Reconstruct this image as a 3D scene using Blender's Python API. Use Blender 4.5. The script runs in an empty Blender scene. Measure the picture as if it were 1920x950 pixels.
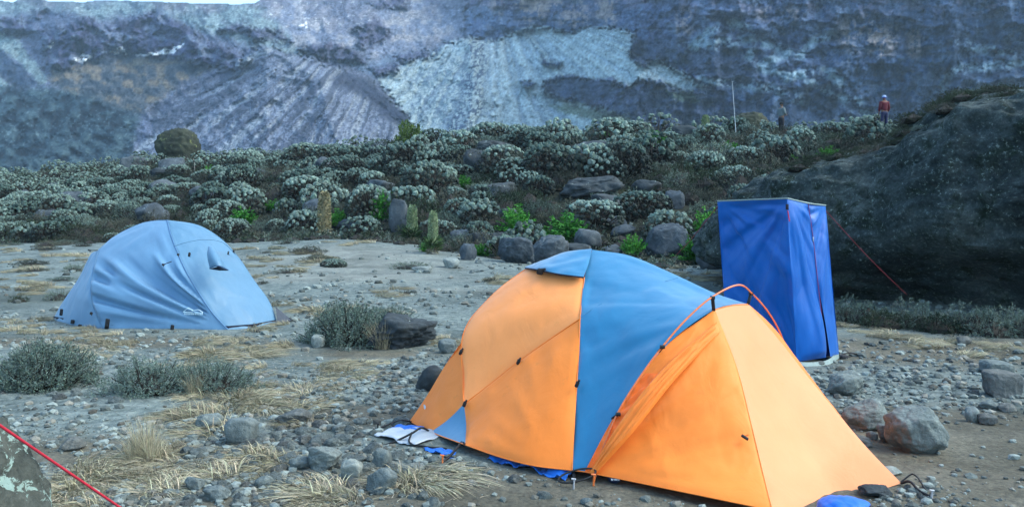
import bpy, bmesh, math, random
import numpy as np
from mathutils import Vector, Matrix, Euler

SC = bpy.context.scene
COL = SC.collection
random.seed(7)
RNG = np.random.default_rng(11)
R = math.radians

# ------------------------------------------------------------------ camera
FPX, CX, HY, CAMZ = 1500.0, 960.0, 400.0, 1.6      # focal length in photo pixels, optical centre, horizon row, eye height
cam = bpy.data.cameras.new("camera")
cam.sensor_width = 36.0
cam.lens = 36.0 * FPX / 1920.0
cam.shift_y = -(475.0 - HY) / 1920.0
cam.clip_start = 0.05
cam.clip_end = 20000.0
camo = bpy.data.objects.new("camera", cam)
camo.location = (0, 0, CAMZ)
camo.rotation_euler = (R(90), 0, 0)
COL.objects.link(camo)
SC.camera = camo

# ------------------------------------------------------------------ sky, sun, exposure
SUN_EL, SUN_AZ = R(46), R(98)          # azimuth clockwise from straight ahead (+Y) to the right (+X)
w = bpy.data.worlds.new("World"); SC.world = w; w.use_nodes = True
nt = w.node_tree; nt.nodes.clear()
sky = nt.nodes.new("ShaderNodeTexSky"); sky.sky_type = 'NISHITA'; sky.sun_disc = False
sky.sun_elevation = SUN_EL; sky.sun_rotation = SUN_AZ
sky.altitude = 600; sky.air_density = 1.0; sky.dust_density = 3.0; sky.ozone_density = 0.2
bg = nt.nodes.new("ShaderNodeBackground"); bg.inputs[1].default_value = 0.15
wo = nt.nodes.new("ShaderNodeOutputWorld")
nt.links.new(sky.outputs[0], bg.inputs[0]); nt.links.new(bg.outputs[0], wo.inputs[0])
sl = bpy.data.lights.new("sun", 'SUN'); sl.energy = 0.58; sl.angle = R(26); sl.color = (1.0, 0.93, 0.84)
so = bpy.data.objects.new("sun", sl); COL.objects.link(so)
sd = Vector((math.sin(SUN_AZ) * math.cos(SUN_EL), math.cos(SUN_AZ) * math.cos(SUN_EL), math.sin(SUN_EL)))
so.rotation_euler = sd.to_track_quat('Z', 'Y').to_euler()
SC.view_settings.view_transform = 'Standard'; SC.view_settings.look = 'None'
SC.view_settings.gamma = 1.0; SC.view_settings.exposure = 1.92
SC.view_settings.use_curve_mapping = False
SC.view_settings.use_white_balance = True; SC.view_settings.white_balance_temperature = 6150; SC.view_settings.white_balance_tint = -3   # camera white balance
SC.render.film_transparent = False
SC.cycles.max_bounces = 6; SC.cycles.volume_bounces = 1
SC.cycles.use_denoising = True

# ------------------------------------------------------------------ small maths
def P(px, py, Y):
    """world point at depth Y that the photo shows at (px, py)"""
    return np.array([(px - CX) / FPX * Y, Y, CAMZ + (HY - py) / FPX * Y])

def _h(ix, iy, iz):
    n = (ix * 374761393 + iy * 668265263 + iz * 1274126177) & 0xFFFFFFFF
    n = ((n ^ (n >> 13)) * 1274126177) & 0xFFFFFFFF
    n = (n ^ (n >> 16)) & 0xFFFFFFFF
    return n.astype(np.float64) / 4294967295.0 * 2 - 1

def vnoise(x, y, z=0.0):
    x, y, z = np.broadcast_arrays(np.asarray(x, float), np.asarray(y, float), np.asarray(z, float))
    fx, fy, fz = np.floor(x), np.floor(y), np.floor(z)
    ix, iy, iz = fx.astype(np.int64), fy.astype(np.int64), fz.astype(np.int64)
    tx, ty, tz = x - fx, y - fy, z - fz
    tx, ty, tz = [t * t * t * (t * (6 * t - 15) + 10) for t in (tx, ty, tz)]
    def lerp(a, b, t): return a + (b - a) * t
    c = [[[_h(ix + i, iy + j, iz + k) for k in (0, 1)] for j in (0, 1)] for i in (0, 1)]
    a = lerp(lerp(c[0][0][0], c[1][0][0], tx), lerp(c[0][1][0], c[1][1][0], tx), ty)
    b = lerp(lerp(c[0][0][1], c[1][0][1], tx), lerp(c[0][1][1], c[1][1][1], tx), ty)
    return lerp(a, b, tz)

def fbm(x, y, z=0.0, o=4, g=0.5):
    s, a, t = 0.0, 1.0, 0.0
    for i in range(o):
        f = 2.03 ** i
        s = s + a * vnoise(np.asarray(x) * f + 17.3 * i, np.asarray(y) * f - 9.1 * i, np.asarray(z) * f + 3.7 * i)
        t += a; a *= g
    return s / t

def sstep(a, b, x):
    t = np.clip((np.asarray(x, float) - a) / (b - a), 0, 1)
    return t * t * (3 - 2 * t)

# ------------------------------------------------------------------ mesh helpers
def mesh_from(name, V, F, mats=(), midx=None, smooth=True, cols=None):
    """V (n,3); F list of int arrays (each (m,3) or (m,4)); cols per-vertex colour (n,3) -> attribute 'tone'"""
    me = bpy.data.meshes.new(name)
    V = np.asarray(V, np.float32)
    Fs = [np.asarray(f, np.int32) for f in F if len(f)]
    me.vertices.add(len(V)); me.vertices.foreach_set("co", V.ravel())
    tot = np.concatenate([np.full(len(f), f.shape[1], np.int32) for f in Fs])
    idx = np.concatenate([f.ravel() for f in Fs])
    st = np.concatenate([[0], np.cumsum(tot)[:-1]]).astype(np.int32)
    me.loops.add(len(idx)); me.loops.foreach_set("vertex_index", idx)
    me.polygons.add(len(tot)); me.polygons.foreach_set("loop_start", st); me.polygons.foreach_set("loop_total", tot)
    if midx is not None: me.polygons.foreach_set("material_index", np.asarray(midx, np.int32))
    me.polygons.foreach_set("use_smooth", np.full(len(tot), bool(smooth)))
    for m in mats: me.materials.append(m)
    if cols is not None:
        at = me.color_attributes.new("tone", 'FLOAT_COLOR', 'POINT')
        c = np.ones((len(V), 4), np.float32); c[:, :3] = cols
        at.data.foreach_set("color", c.ravel())
    me.update(calc_edges=True); me.validate()
    return me

def link(name, me, parent=None, loc=None, rot=None, scale=None, **props):
    o = bpy.data.objects.new(name, me); COL.objects.link(o)
    if parent is not None: o.parent = parent
    if loc is not None: o.location = [float(v) for v in loc]
    if rot is not None: o.rotation_euler = rot
    if scale is not None: o.scale = scale
    for k, v in props.items():
        if v is not None: o[k] = v
    return o

def thing(name, label, cat, loc=(0, 0, 0), group=None, rz=0):
    return link(name, None, None, loc, (0, 0, rz), None, label=label, category=cat, group=group)

class MB:
    """collects vertices and faces of one mesh"""
    def __init__(s): s.V = []; s.F3 = []; s.F4 = []; s.n = 0; s.m3 = []; s.m4 = []; s.C = []
    def add(s, V, F, mi=0, col=None):
        V = np.asarray(V, float); F = np.asarray(F, int)
        s.V.append(V)
        s.C.append(np.broadcast_to(np.asarray((1, 1, 1) if col is None else col, float), V.shape).copy())
        (s.F3 if F.shape[1] == 3 else s.F4).append(F + s.n)
        (s.m3 if F.shape[1] == 3 else s.m4).append(np.full(len(F), mi))
        s.n += len(V)
    def mesh(s, name, mats, smooth=True, colours=True):
        F = []; M = []
        if s.F3: F.append(np.concatenate(s.F3)); M.append(np.concatenate(s.m3))
        if s.F4: F.append(np.concatenate(s.F4)); M.append(np.concatenate(s.m4))
        return mesh_from(name, np.concatenate(s.V), F, mats, np.concatenate(M), smooth, np.concatenate(s.C) if colours else None)

def frames(pts):
    pts = np.asarray(pts, float)
    T = np.gradient(pts, axis=0); T /= np.linalg.norm(T, axis=1)[:, None] + 1e-12
    up = np.array([0, 0, 1.0]) if abs(T[0][2]) < 0.9 else np.array([1.0, 0, 0])
    N = np.cross(T, up); N /= np.linalg.norm(N, axis=1)[:, None] + 1e-12
    B = np.cross(T, N)
    return T, N, B

def tube(mb, pts, r, n=6, mi=0, col=None, caps=True):
    pts = np.asarray(pts, float); T, N, B = frames(pts); m = len(pts)
    r = np.broadcast_to(np.asarray(r, float), (m,))
    a = np.arange(n) * 2 * math.pi / n
    V = pts[:, None] + r[:, None, None] * (np.cos(a)[None, :, None] * N[:, None] + np.sin(a)[None, :, None] * B[:, None])
    i, j = np.meshgrid(np.arange(m - 1), np.arange(n), indexing='ij')
    q = np.stack([i * n + j, i * n + (j + 1) % n, (i + 1) * n + (j + 1) % n, (i + 1) * n + j], -1).reshape(-1, 4)
    V = V.reshape(-1, 3)
    mb.add(V, q, mi, col)
    if caps:
        for k, e in ((0, pts[0]), (m - 1, pts[-1])):
            ring = V[k * n:(k + 1) * n]
            VV = np.vstack([ring, e[None]])
            f = np.stack([np.arange(n), (np.arange(n) + 1) % n, np.full(n, n)], -1)
            mb.add(VV, f if k else f[:, ::-1], mi, col)

def box(mb, c, s, rot=None, mi=0, col=None, bev=0.0):
    s = np.asarray(s, float) / 2
    if bev <= 0:
        v = np.array([[x, y, z] for x in (-1, 1) for y in (-1, 1) for z in (-1, 1)], float) * s
        f = np.array([[0, 1, 3, 2], [4, 6, 7, 5], [0, 4, 5, 1], [2, 3, 7, 6], [0, 2, 6, 4], [1, 5, 7, 3]])
        if rot is not None: v = v @ np.array(rot).T
        mb.add(v + np.asarray(c), f, mi, col); return
    bm = bmesh.new(); bmesh.ops.create_cube(bm, size=1)
    for q in bm.verts: q.co = Vector((q.co.x * 2 * s[0], q.co.y * 2 * s[1], q.co.z * 2 * s[2]))
    bmesh.ops.bevel(bm, geom=list(bm.edges), offset=bev, segments=1, affect='EDGES')
    bmesh.ops.triangulate(bm, faces=bm.faces)
    v = np.array([q.co[:] for q in bm.verts]); bm.verts.index_update()
    f = np.array([[q.index for q in fc.verts] for fc in bm.faces]); bm.free()
    if rot is not None: v = v @ np.array(rot).T
    mb.add(v + np.asarray(c), f, mi, col)

def catmull(pts, n):
    pts = np.asarray(pts, float)
    if len(pts) == 2: t = np.linspace(0, 1, n)[:, None]; return pts[0] * (1 - t) + pts[1] * t
    d = np.r_[0, np.cumsum(np.linalg.norm(np.diff(pts, axis=0), axis=1))]; d /= d[-1]
    m = np.zeros_like(pts)
    m[1:-1] = (pts[2:] - pts[:-2]) / (d[2:] - d[:-2])[:, None]
    m[0] = (pts[1] - pts[0]) / (d[1] - d[0]); m[-1] = (pts[-1] - pts[-2]) / (d[-1] - d[-2])
    t = np.linspace(0, 1, n); k = np.clip(np.searchsorted(d, t, side='right') - 1, 0, len(d) - 2)
    h = d[k + 1] - d[k]; s = ((t - d[k]) / h)[:, None]; h = h[:, None]
    return ((2 * s**3 - 3 * s**2 + 1) * pts[k] + (s**3 - 2 * s**2 + s) * h * m[k] + (-2 * s**3 + 3 * s**2) * pts[k + 1] + (s**3 - s**2) * h * m[k + 1])

def ico(sub):
    bm = bmesh.new(); bmesh.ops.create_icosphere(bm, subdivisions=sub, radius=1)
    V = np.array([v.co[:] for v in bm.verts]); bm.verts.index_update()
    F = np.array([[v.index for v in f.verts] for f in bm.faces]); bm.free()
    return V, F
ICO = {k: ico(k) for k in (1, 2, 3, 4, 5)}

# ------------------------------------------------------------------ materials
def mat(name, build, rough=0.9, spec=0.3):
    m = bpy.data.materials.new(name); m.use_nodes = True
    t = m.node_tree; b = t.nodes["Principled BSDF"]
    b.inputs["Roughness"].default_value = rough
    b.inputs["Specular IOR Level"].default_value = spec
    build(t, b); return m
def N(t, kind, **kw):
    n = t.nodes.new(kind)
    for k, v in kw.items():
        if k in n.inputs.keys(): n.inputs[k].default_value = v
        else: setattr(n, k, v)
    return n
def ramp(t, stops, fac=None):
    r = t.nodes.new("ShaderNodeValToRGB"); e = r.color_ramp.elements
    while len(e) < len(stops): e.new(0.5)
    for i, (p, c) in enumerate(stops):
        e[i].position = p; e[i].color = (*c, 1) if len(c) == 3 else c
    if fac is not None: t.links.new(fac, r.inputs[0])
    return r
def noise(t, scale, detail=6, rough=0.6, coord='Object', stretch=None, dist=0.0):
    tc = t.nodes.new("ShaderNodeTexCoord"); out = tc.outputs[coord]
    if stretch:
        mp = t.nodes.new("ShaderNodeMapping"); mp.inputs["Scale"].default_value = stretch
        t.links.new(out, mp.inputs[0]); out = mp.outputs[0]
    n = t.nodes.new("ShaderNodeTexNoise"); n.inputs["Scale"].default_value = scale
    n.inputs["Detail"].default_value = detail; n.inputs["Roughness"].default_value = rough
    n.inputs["Distortion"].default_value = dist
    t.links.new(out, n.inputs["Vector"]); return n.outputs["Fac"]
def mixc(t, f, a, b, mode='MIX'):
    m = t.nodes.new("ShaderNodeMix"); m.data_type = 'RGBA'; m.blend_type = mode
    for k, v in ((0, f), (6, a), (7, b)):
        if hasattr(v, 'is_linked') or hasattr(v, 'links'): t.links.new(v, m.inputs[k])
        else: m.inputs[k].default_value = v if k == 0 else ((*v, 1) if len(v) == 3 else v)
    return m.outputs[2]
def bump(t, b, h, strength=0.4, dist=0.02, prev=None):
    n = t.nodes.new("ShaderNodeBump"); n.inputs["Strength"].default_value = strength; n.inputs["Distance"].default_value = dist
    t.links.new(h, n.inputs["Height"])
    if prev is not None: t.links.new(prev, n.inputs["Normal"])
    t.links.new(n.outputs[0], b.inputs["Normal"]); return n.outputs[0]
def attr(t, name="tone"):
    a = t.nodes.new("ShaderNodeAttribute"); a.attribute_name = name; return a.outputs["Color"]
def objrand(t): return t.nodes.new("ShaderNodeObjectInfo").outputs["Random"]

def rock_mat(name, dark, light, lichen=None, lich_amt=0.62, scale=3.0, lscale=6.0, rough=0.92, bumps=0.5, bd=0.02, coord='Object'):
    def bl(t, b):
        n1 = noise(t, scale, 8, 0.65, coord); n2 = noise(t, scale * 9, 5, 0.7, coord)
        c = ramp(t, [(0.32, dark), (0.68, light)], n1).outputs[0]
        g = ramp(t, [(0.25, (0.6, 0.6, 0.6)), (0.75, (1.35, 1.35, 1.35))], n2).outputs[0]
        c = mixc(t, 0.85, c, g, 'MULTIPLY')
        orr = ramp(t, [(0, (0.74, 0.80, 0.84)), (1, (1.12, 1.14, 1.10))], objrand(t)).outputs[0]
        c = mixc(t, 1.0, c, orr, 'MULTIPLY')
        if lichen:
            n3 = noise(t, lscale, 6, 0.72, coord, dist=0.6)
            mk = ramp(t, [(lich_amt, (0, 0, 0)), (lich_amt + 0.025, (1, 1, 1))], n3).outputs[0]
            c = mixc(t, mk, c, lichen)
        t.links.new(c, b.inputs["Base Color"])
        k = bump(t, b, n1, bumps, bd * 3); bump(t, b, n2, bumps * 0.8, bd, k)
    return mat(name, bl, rough, 0.25)

def leaf_mat(name, c0, c1, rough=0.75, transl=0.0):
    def bl(t, b):
        c = ramp(t, [(0, c0), (1, c1)], objrand(t)).outputs[0]
        c = mixc(t, 1.0, c, attr(t), 'MULTIPLY')
        t.links.new(c, b.inputs["Base Color"])
        if transl:
            tr = t.nodes.new("ShaderNodeBsdfTranslucent"); t.links.new(c, tr.inputs[0])
            mx = t.nodes.new("ShaderNodeMixShader"); mx.inputs[0].default_value = transl
            t.links.new(b.outputs[0], mx.inputs[1]); t.links.new(tr.outputs[0], mx.inputs[2])
            t.links.new(mx.outputs[0], t.nodes["Material Output"].inputs[0])
    return mat(name, bl, rough, 0.2)

def plain(name, c, rough=0.6, spec=0.4, nz=None):
    def bl(t, b):
        n = noise(t, nz or 40, 4, 0.6)
        g = ramp(t, [(0.3, tuple(x * 0.82 for x in c)), (0.7, tuple(min(1, x * 1.15) for x in c))], n).outputs[0]
        t.links.new(g, b.inputs["Base Color"])
        bump(t, b, n, 0.15, 0.003)
    return mat(name, bl, rough, spec)
# ================================================================== TERRAIN
_U  = [-1500, -400, 0, 300, 600, 800, 1000, 1200, 1400, 1660, 1900, 2600, 3600]
_DB = [44, 40, 37, 35, 33, 29.5, 26.5, 25, 24.5, 27, 30, 36, 40]
_ZB = [.3, .3, .3, .35, .55, .35, .05, .0, .0, .05, .1, .2, .2]
_DT = [80, 74, 66, 60, 55, 50, 48, 47, 46, 44, 44, 50, 60]
_ZT = [3.6, 3.8, 4.15, 5.3, 5.45, 5.6, 5.9, 6.0, 5.8, 5.5, 5.5, 6.0, 6.0]
def height(x, y, fine=True):
    x = np.asarray(x, float); y = np.asarray(y, float)
    d = np.hypot(x, y); yy = np.maximum(y, 0.05)
    u = np.clip(CX + FPX * x / yy, -1500, 3600)
    u = np.where(y <= 0.05, np.where(x < 0, -1500, 3600), u)
    Y = np.where(y > 0.3 * d, y, 0.3 * d + 0 * y)
    db, zb, dt, zt = [np.interp(u, _U, q) for q in (_DB, _ZB, _DT, _ZT)]
    z = zb * sstep(12, 1, 0) * 0
    z = zb * sstep(0, 1, (Y - 13) / np.maximum(db - 13, 1))
    t = np.clip((Y - db) / (dt - db), 0, 1)
    z = z + (zt - zb) * (0.75 * t + 0.25 * t * t * (3 - 2 * t))
    z = z + 0.4 * np.clip(fbm(x * 0.16, y * 0.16, 4.2, 3), -1, 1) * sstep(0.0, 0.15, t) * sstep(1.02, 0.8, t)
    far = sstep(0, 1, (Y - dt - 3) / 45)
    z = z * (1 - far) - 6.0 * far
    z = np.where(y < 0.3 * d, z * sstep(-0.2, 0.3, y / np.maximum(d, 0.01)), z)
    # low earth hummock in front of the thicket, and gentle unevenness of the camp ground
    z = z + 0.16 * np.exp(-(((x + 5.6) / 3.0) ** 2 + ((y - 29.0) / 2.4) ** 2))
    z = z + 0.62 * np.exp(-(((x - 20.1) / 1.6) ** 2 + ((y - 43.6) / 2.0) ** 2))
    near = sstep(45, 20, d)
    z = z + near * 0.045 * fbm(x * 0.45, y * 0.45, 1.0, 3) * sstep(1.0, 4.0, d)
    if fine:
        z = z + sstep(30, 14, d) * (0.012 * fbm(x * 2.6, y * 2.6, 7.0, 4) + 0.006 * np.abs(vnoise(x * 13, y * 13, 2)))
    return z
def H(x, y): return float(height(np.array([x]), np.array([y]))[0])
_G = {}
def G(px, py):
    """ground point seen at photo position (px, py); above the crest it is the crest itself"""
    key = (round(px, 1), round(py, 1))
    if key in _G: return _G[key].copy()
    dt = float(np.interp(px, _U, _DT)) + 1.0
    def f(Y): return CAMZ + (HY - py) / FPX * Y - height((px - CX) / FPX * Y, Y)
    Ys = np.concatenate([np.arange(2.5, 14, 0.25), np.arange(14, 90, 0.6)]); Ys = Ys[Ys < dt]
    k = np.where(f(Ys) <= 0)[0]
    if not len(k): Y = dt
    elif k[0] == 0: Y = Ys[0]
    else:
        fine = np.linspace(Ys[k[0] - 1], Ys[k[0]], 12); q = np.where(f(fine) <= 0)[0]; Y = fine[q[0]] if len(q) else Ys[k[0]]
    x = (px - CX) / FPX * Y; _G[key] = np.array([x, Y, H(x, Y)])
    return _G[key].copy()

def blob(x, y, px, py, rx, ry):
    g = G(px, py); return np.exp(-(((x - g[0]) / rx) ** 2 + ((y - g[1]) / ry) ** 2))

def ground_material():
    def bl(t, b):
        a = attr(t)                                # r: bare brown dirt, g: trodden pale path, b: vegetation soil
        sp = t.nodes.new("ShaderNodeSeparateColor"); t.links.new(a, sp.inputs[0])
        n1 = noise(t, 1.3, 8, 0.62); n2 = noise(t, 34, 6, 0.7); n3 = noise(t, 7, 6, 0.68); n4 = noise(t, 150, 3, 0.6)
        gravel = ramp(t, [(0.28, (0.060, 0.075, 0.072)), (0.5, (0.135, 0.160, 0.152)), (0.72, (0.25, 0.28, 0.265))], n3).outputs[0]
        dirt = ramp(t, [(0.3, (0.070, 0.066, 0.050)), (0.7, (0.150, 0.140, 0.112))], n1).outputs[0]
        path = ramp(t, [(0.3, (0.14, 0.15, 0.135)), (0.7, (0.25, 0.26, 0.235))], n1).outputs[0]
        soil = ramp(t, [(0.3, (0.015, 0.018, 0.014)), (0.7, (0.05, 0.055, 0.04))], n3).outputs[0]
        def thr(ch, lo, hi):
            m = t.nodes.new("ShaderNodeMath"); m.operation = 'ADD'; t.links.new(sp.outputs[ch], m.inputs[0])
            s = t.nodes.new("ShaderNodeMath"); s.operation = 'MULTIPLY_ADD'; t.links.new(n3, s.inputs[0]); s.inputs[1].default_value = 0.9; s.inputs[2].default_value = -0.45
            t.links.new(s.outputs[0], m.inputs[1])
            return ramp(t, [(lo, (0, 0, 0)), (hi, (1, 1, 1))], m.outputs[0]).outputs[0]
        c = mixc(t, thr(0, 0.25, 0.65), gravel, dirt)
        c = mixc(t, thr(1, 0.3, 0.75), c, path)
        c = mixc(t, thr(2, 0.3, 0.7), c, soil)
        big = ramp(t, [(0.32, (0.50, 0.51, 0.50)), (0.5, (1, 1, 1)), (0.66, (1.22, 1.21, 1.18))], noise(t, .55, 7, .68)).outputs[0]
        c = mixc(t, 0.9, c, big, 'MULTIPLY')
        g = ramp(t, [(0.3, (0.55, 0.56, 0.58)), (0.5, (1, 1, 1)), (0.72, (1.35, 1.34, 1.3))], n2).outputs[0]
        c = mixc(t, 0.9, c, g, 'MULTIPLY')
        # single pebbles as fine relief where they are too small to build
        vo = t.nodes.new("ShaderNodeTexVoronoi"); vo.inputs["Scale"].default_value = 26; vo.feature = 'F1'
        tc = t.nodes.new("ShaderNodeTexCoord"); t.links.new(tc.outputs["Object"], vo.inputs["Vector"])
        pv = ramp(t, [(0.0, (0.7, 0.72, 0.75)), (1.0, (1.25, 1.25, 1.22))], vo.outputs["Color"]).outputs[0]
        c = mixc(t, 0.6, c, pv, 'MULTIPLY')
        t.links.new(c, b.inputs["Base Color"])
        k = bump(t, b, n3, 0.35, 0.05); k = bump(t, b, n2, 0.5, 0.018, k)
        inv = t.nodes.new("ShaderNodeMath"); inv.operation = 'SUBTRACT'; inv.inputs[0].default_value = 1; t.links.new(vo.outputs["Distance"], inv.inputs[1])
        k = bump(t, b, inv.outputs[0], 0.35, 0.015, k); bump(t, b, n4, 0.4, 0.004, k)
    return mat("camp_ground_soil", bl, 0.95, 0.15)

def build_ground():
    af = np.linspace(R(-37), R(37), 620); ab = np.linspace(R(37), R(323), 90)[1:-1]
    a = np.r_[af, ab]
    r = np.r_[np.geomspace(0.4, 2.6, 10)[:-1], np.geomspace(2.6, 90, 330), np.geomspace(95, 4000, 28)]
    A, Rr = np.meshgrid(a, r)
    X = Rr * np.sin(A); Y = Rr * np.cos(A)
    Z = height(X, Y)
    n = len(a); m = len(r)
    V = np.stack([X, Y, Z], -1).reshape(-1, 3)
    i, j = np.meshgrid(np.arange(m - 1), np.arange(n), indexing='ij')
    F = np.stack([i * n + j, i * n + (j + 1) % n, (i + 1) * n + (j + 1) % n, (i + 1) * n + j], -1).reshape(-1, 4)
    V = np.vstack([V, [[0, 0, H(0.01, 0.01)]]]); c = len(V) - 1
    F3 = np.stack([np.full(n, c), (np.arange(n) + 1) % n, np.arange(n)], -1)
    x, y = V[:, 0], V[:, 1]; d = np.hypot(x, y)
    dirt = 0.9 * blob(x, y, 1850, 880, 1.6, 1.0) + 0.7 * blob(x, y, 1780, 660, 3, 0.9) + 0.8 * blob(x, y, 690, 780, 0.8, 0.35) \
        + 0.8 * blob(x, y, 900, 930, 1.5, 0.45) + 0.7 * blob(x, y, 150, 850, 0.9, 0.35) + 0.6 * blob(x, y, 600, 960, 1.2, 0.3) + 0.55 * blob(x, y, 700, 665, 0.9, 0.35) \
        + 0.6 * blob(x, y, 1650, 800, 1.1, 0.7) + 0.7 * blob(x, y, 200, 640, 2.0, 0.5) + 0.75 * blob(x, y, 1780, 800, 1.0, 0.4)
    dirt = np.clip(dirt + 0.18, 0, 1)
    path = 0.7 * blob(x, y, 620, 520, 4.0, 1.3) + 0.8 * blob(x, y, 660, 475, 4.0, 4.0) + 0.6 * blob(x, y, 860, 545, 2.2, 1.0) + 0.5 * blob(x, y, 720, 500, 3, 2) + 0.6 * blob(x, y, 1300, 520, 2, 2)
    uu = np.clip(CX + FPX * x / np.maximum(y, 0.1), -1500, 3600)
    db = np.interp(uu, _U, _DB)
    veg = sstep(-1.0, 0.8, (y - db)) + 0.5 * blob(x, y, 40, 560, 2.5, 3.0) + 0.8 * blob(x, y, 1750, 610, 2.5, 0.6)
    C = np.stack([dirt, np.clip(path, 0, 1), np.clip(veg, 0, 1)], -1)
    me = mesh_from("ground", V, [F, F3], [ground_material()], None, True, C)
    link("ground", me, kind='structure')
build_ground()

# ================================================================== MOUNTAIN
def seg_d(U, V, poly, closed=True):
    """signed distance (px) to polygon, positive inside"""
    pts = np.array(poly, float); q = np.roll(pts, -1, 0)
    d = np.full(U.shape, 1e9); inside = np.zeros(U.shape, bool)
    n = len(pts) if closed else len(pts) - 1
    for k in range(n):
        ax, ay = pts[k]; bx, by = q[k]
        ex, ey = bx - ax, by - ay
        t = np.clip(((U - ax) * ex + (V - ay) * ey) / (ex * ex + ey * ey + 1e-9), 0, 1)
        d = np.minimum(d, (U - ax - t * ex) ** 2 + (V - ay - t * ey) ** 2)
        c = ((ay > V) != (by > V)) & (U < ex * (V - ay) / (ey if ey else 1e-9) + ax)
        inside ^= c
    d = np.sqrt(d)
    return np.where(inside, d, -d) if closed else d

def s2l(c):
    c = np.array(c, float) / 255
    return np.where(c <= 0.04045, c / 12.92, ((c + 0.055) / 1.055) ** 2.4)
MK = np.array([0.98, 0.99, 0.86]) * 0.88          # photo colour -> rock colour, its blue haze left in the paint

def build_mountain():
    us = np.r_[np.linspace(-1400, -60, 130)[:-1], np.linspace(-60, 1980, 960), np.linspace(1980, 3300, 130)[1:]]
    vs = np.r_[np.linspace(372, 346, 4)[:-1], np.linspace(346, -12, 190), np.linspace(-12, -420, 70)[1:]]      # photo rows, going up the mountain
    U, V = np.meshgrid(us, vs)
    wu = 9 * fbm(U * .02, V * .02, 1, 4); wv = 8 * fbm(U * .02, V * .02, 5, 4)
    hf = 4 * fbm(U * .11, V * .11, 9, 3)
    Uw, Vw = U + wu + hf, V + wv + hf * .6
    ex = 7 * fbm(U * .28, V * .28, 31, 3)
    def M(poly, soft=5): return sstep(-soft - 2, soft + 2, seg_d(Uw, Vw, poly) + ex)
    m = {}
    m['teal'] = M([(-300, 0), (480, 5), (640, -20), (720, 70), (640, 112), (480, 88), (380, 60), (300, 22), (240, 30), (190, 35), (120, 20), (-300, 40)], 8)
    m['cliffL'] = M([(-200, 30), (0, 28), (40, 32), (90, 62), (130, 50), (160, 34), (200, 48), (240, 40), (290, 22), (345, 52), (390, 82), (470, 110), (440, 127), (390, 130), (330, 104), (200, 100), (150, 125), (110, 128), (85, 112), (75, 62), (0, 58), (-200, 60)])
    m['scL'] = M([(-160, 20), (0, 55), (35, 75), (62, 110), (88, 150), (72, 160), (45, 122), (8, 92), (-160, 80)], 3)
    m['scL2'] = M([(-160, 110), (0, 140), (30, 166), (-160, 170)], 3)
    m['darkL'] = M([(-160, 82), (5, 92), (45, 124), (72, 164), (30, 165), (0, 138), (-160, 108)], 3)
    m['brown'] = M([(100, 108), (200, 103), (330, 106), (400, 130), (345, 160), (262, 212), (140, 195), (90, 150)], 10)
    m['veg'] = M([(-900, 120), (0, 165), (100, 162), (200, 188), (262, 216), (252, 290), (180, 380), (-900, 380)], 10)
    cone = M([(488, 86), (520, 92), (580, 110), (640, 132), (690, 138), (722, 172), (768, 218), (775, 300), (240, 310), (292, 232), (272, 205), (345, 170), (430, 124)], 3)
    m['cone'] = cone
    m['lilac'] = M([(480, 0), (900, -120), (1000, -60), (985, 50), (870, 78), (800, 90), (700, 112), (560, 90), (500, 30)], 12)
    m['mid'] = M([(600, 104), (700, 112), (800, 90), (885, 72), (800, 104), (715, 150), (690, 138)], 5)
    m['white'] = M([(880, 70), (930, 76), (1000, 44), (1060, 60), (1110, 50), (1192, 66), (1190, 108), (1232, 112), (1325, 164), (1290, 172), (1200, 150), (1180, 168), (1100, 143), (1030, 150), (1018, 172), (1082, 186), (1132, 205), (1118, 232), (1060, 300), (770, 300), (768, 212), (708, 150), (800, 102)], 3)
    m['wall'] = M([(905, -420), (3300, -420), (3300, 420), (1110, 420), (1130, 205), (1082, 186), (1018, 172), (1030, 150), (1100, 143), (1180, 168), (1290, 172), (1325, 164), (1232, 112), (1190, 108), (1192, 66), (1110, 50), (1060, 60), (1000, 44), (930, 76), (870, 70)], 3)
    blobs = [[(1025, 152), (1048, 143), (1090, 141), (1118, 150), (1150, 150), (1182, 166), (1160, 182), (1120, 190), (1082, 188), (1040, 178)],
             [(1182, 168), (1205, 152), (1240, 150), (1262, 168), (1290, 172), (1330, 166), (1330, 235), (1240, 240), (1180, 225), (1130, 205), (1160, 185)],
             [(980, 150), (1000, 150), (1002, 162), (985, 160)], [(1018, 112), (1050, 112), (1045, 120), (1020, 120)],
             [(1185, 75), (1235, 70), (1300, 95), (1420, 120), (1420, 150), (1330, 145), (1240, 110), (1205, 125), (1185, 108)]]
    m['bluff'] = np.max([M(p, 2.5) for p in blobs], axis=0)
    m['green'] = M([(1030, 196), (1060, 190), (1120, 205), (1180, 218), (1190, 238), (1130, 232), (1080, 215)], 4)
    m['green2'] = M([(1250, 170), (1300, 172), (1310, 190), (1270, 190)], 4)
    out_l = [[(60, 20), (62, 30), (100, 30), (95, 18)], [(410, 60), (440, 45), (520, 60), (545, 75), (480, 74)], [(670, 60), (700, 35), (715, 50), (735, 70), (700, 85), (672, 85)], [(690, 0), (770, -10), (765, 15), (705, 18)], [(740, 110), (795, 90), (800, 100), (752, 120)], [(700, 120), (745, 118), (745, 135), (705, 138)], [(560, 90), (620, 80), (680, 105), (690, 118), (640, 115), (590, 108)]]
    m['crag'] = np.max([M(p, 4) for p in out_l], axis=0)

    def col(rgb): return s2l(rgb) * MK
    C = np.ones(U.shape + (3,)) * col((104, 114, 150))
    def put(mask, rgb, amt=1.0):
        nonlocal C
        k = np.clip(mask * amt, 0, 1)[..., None]; C = C * (1 - k) + col(rgb) * k
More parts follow.
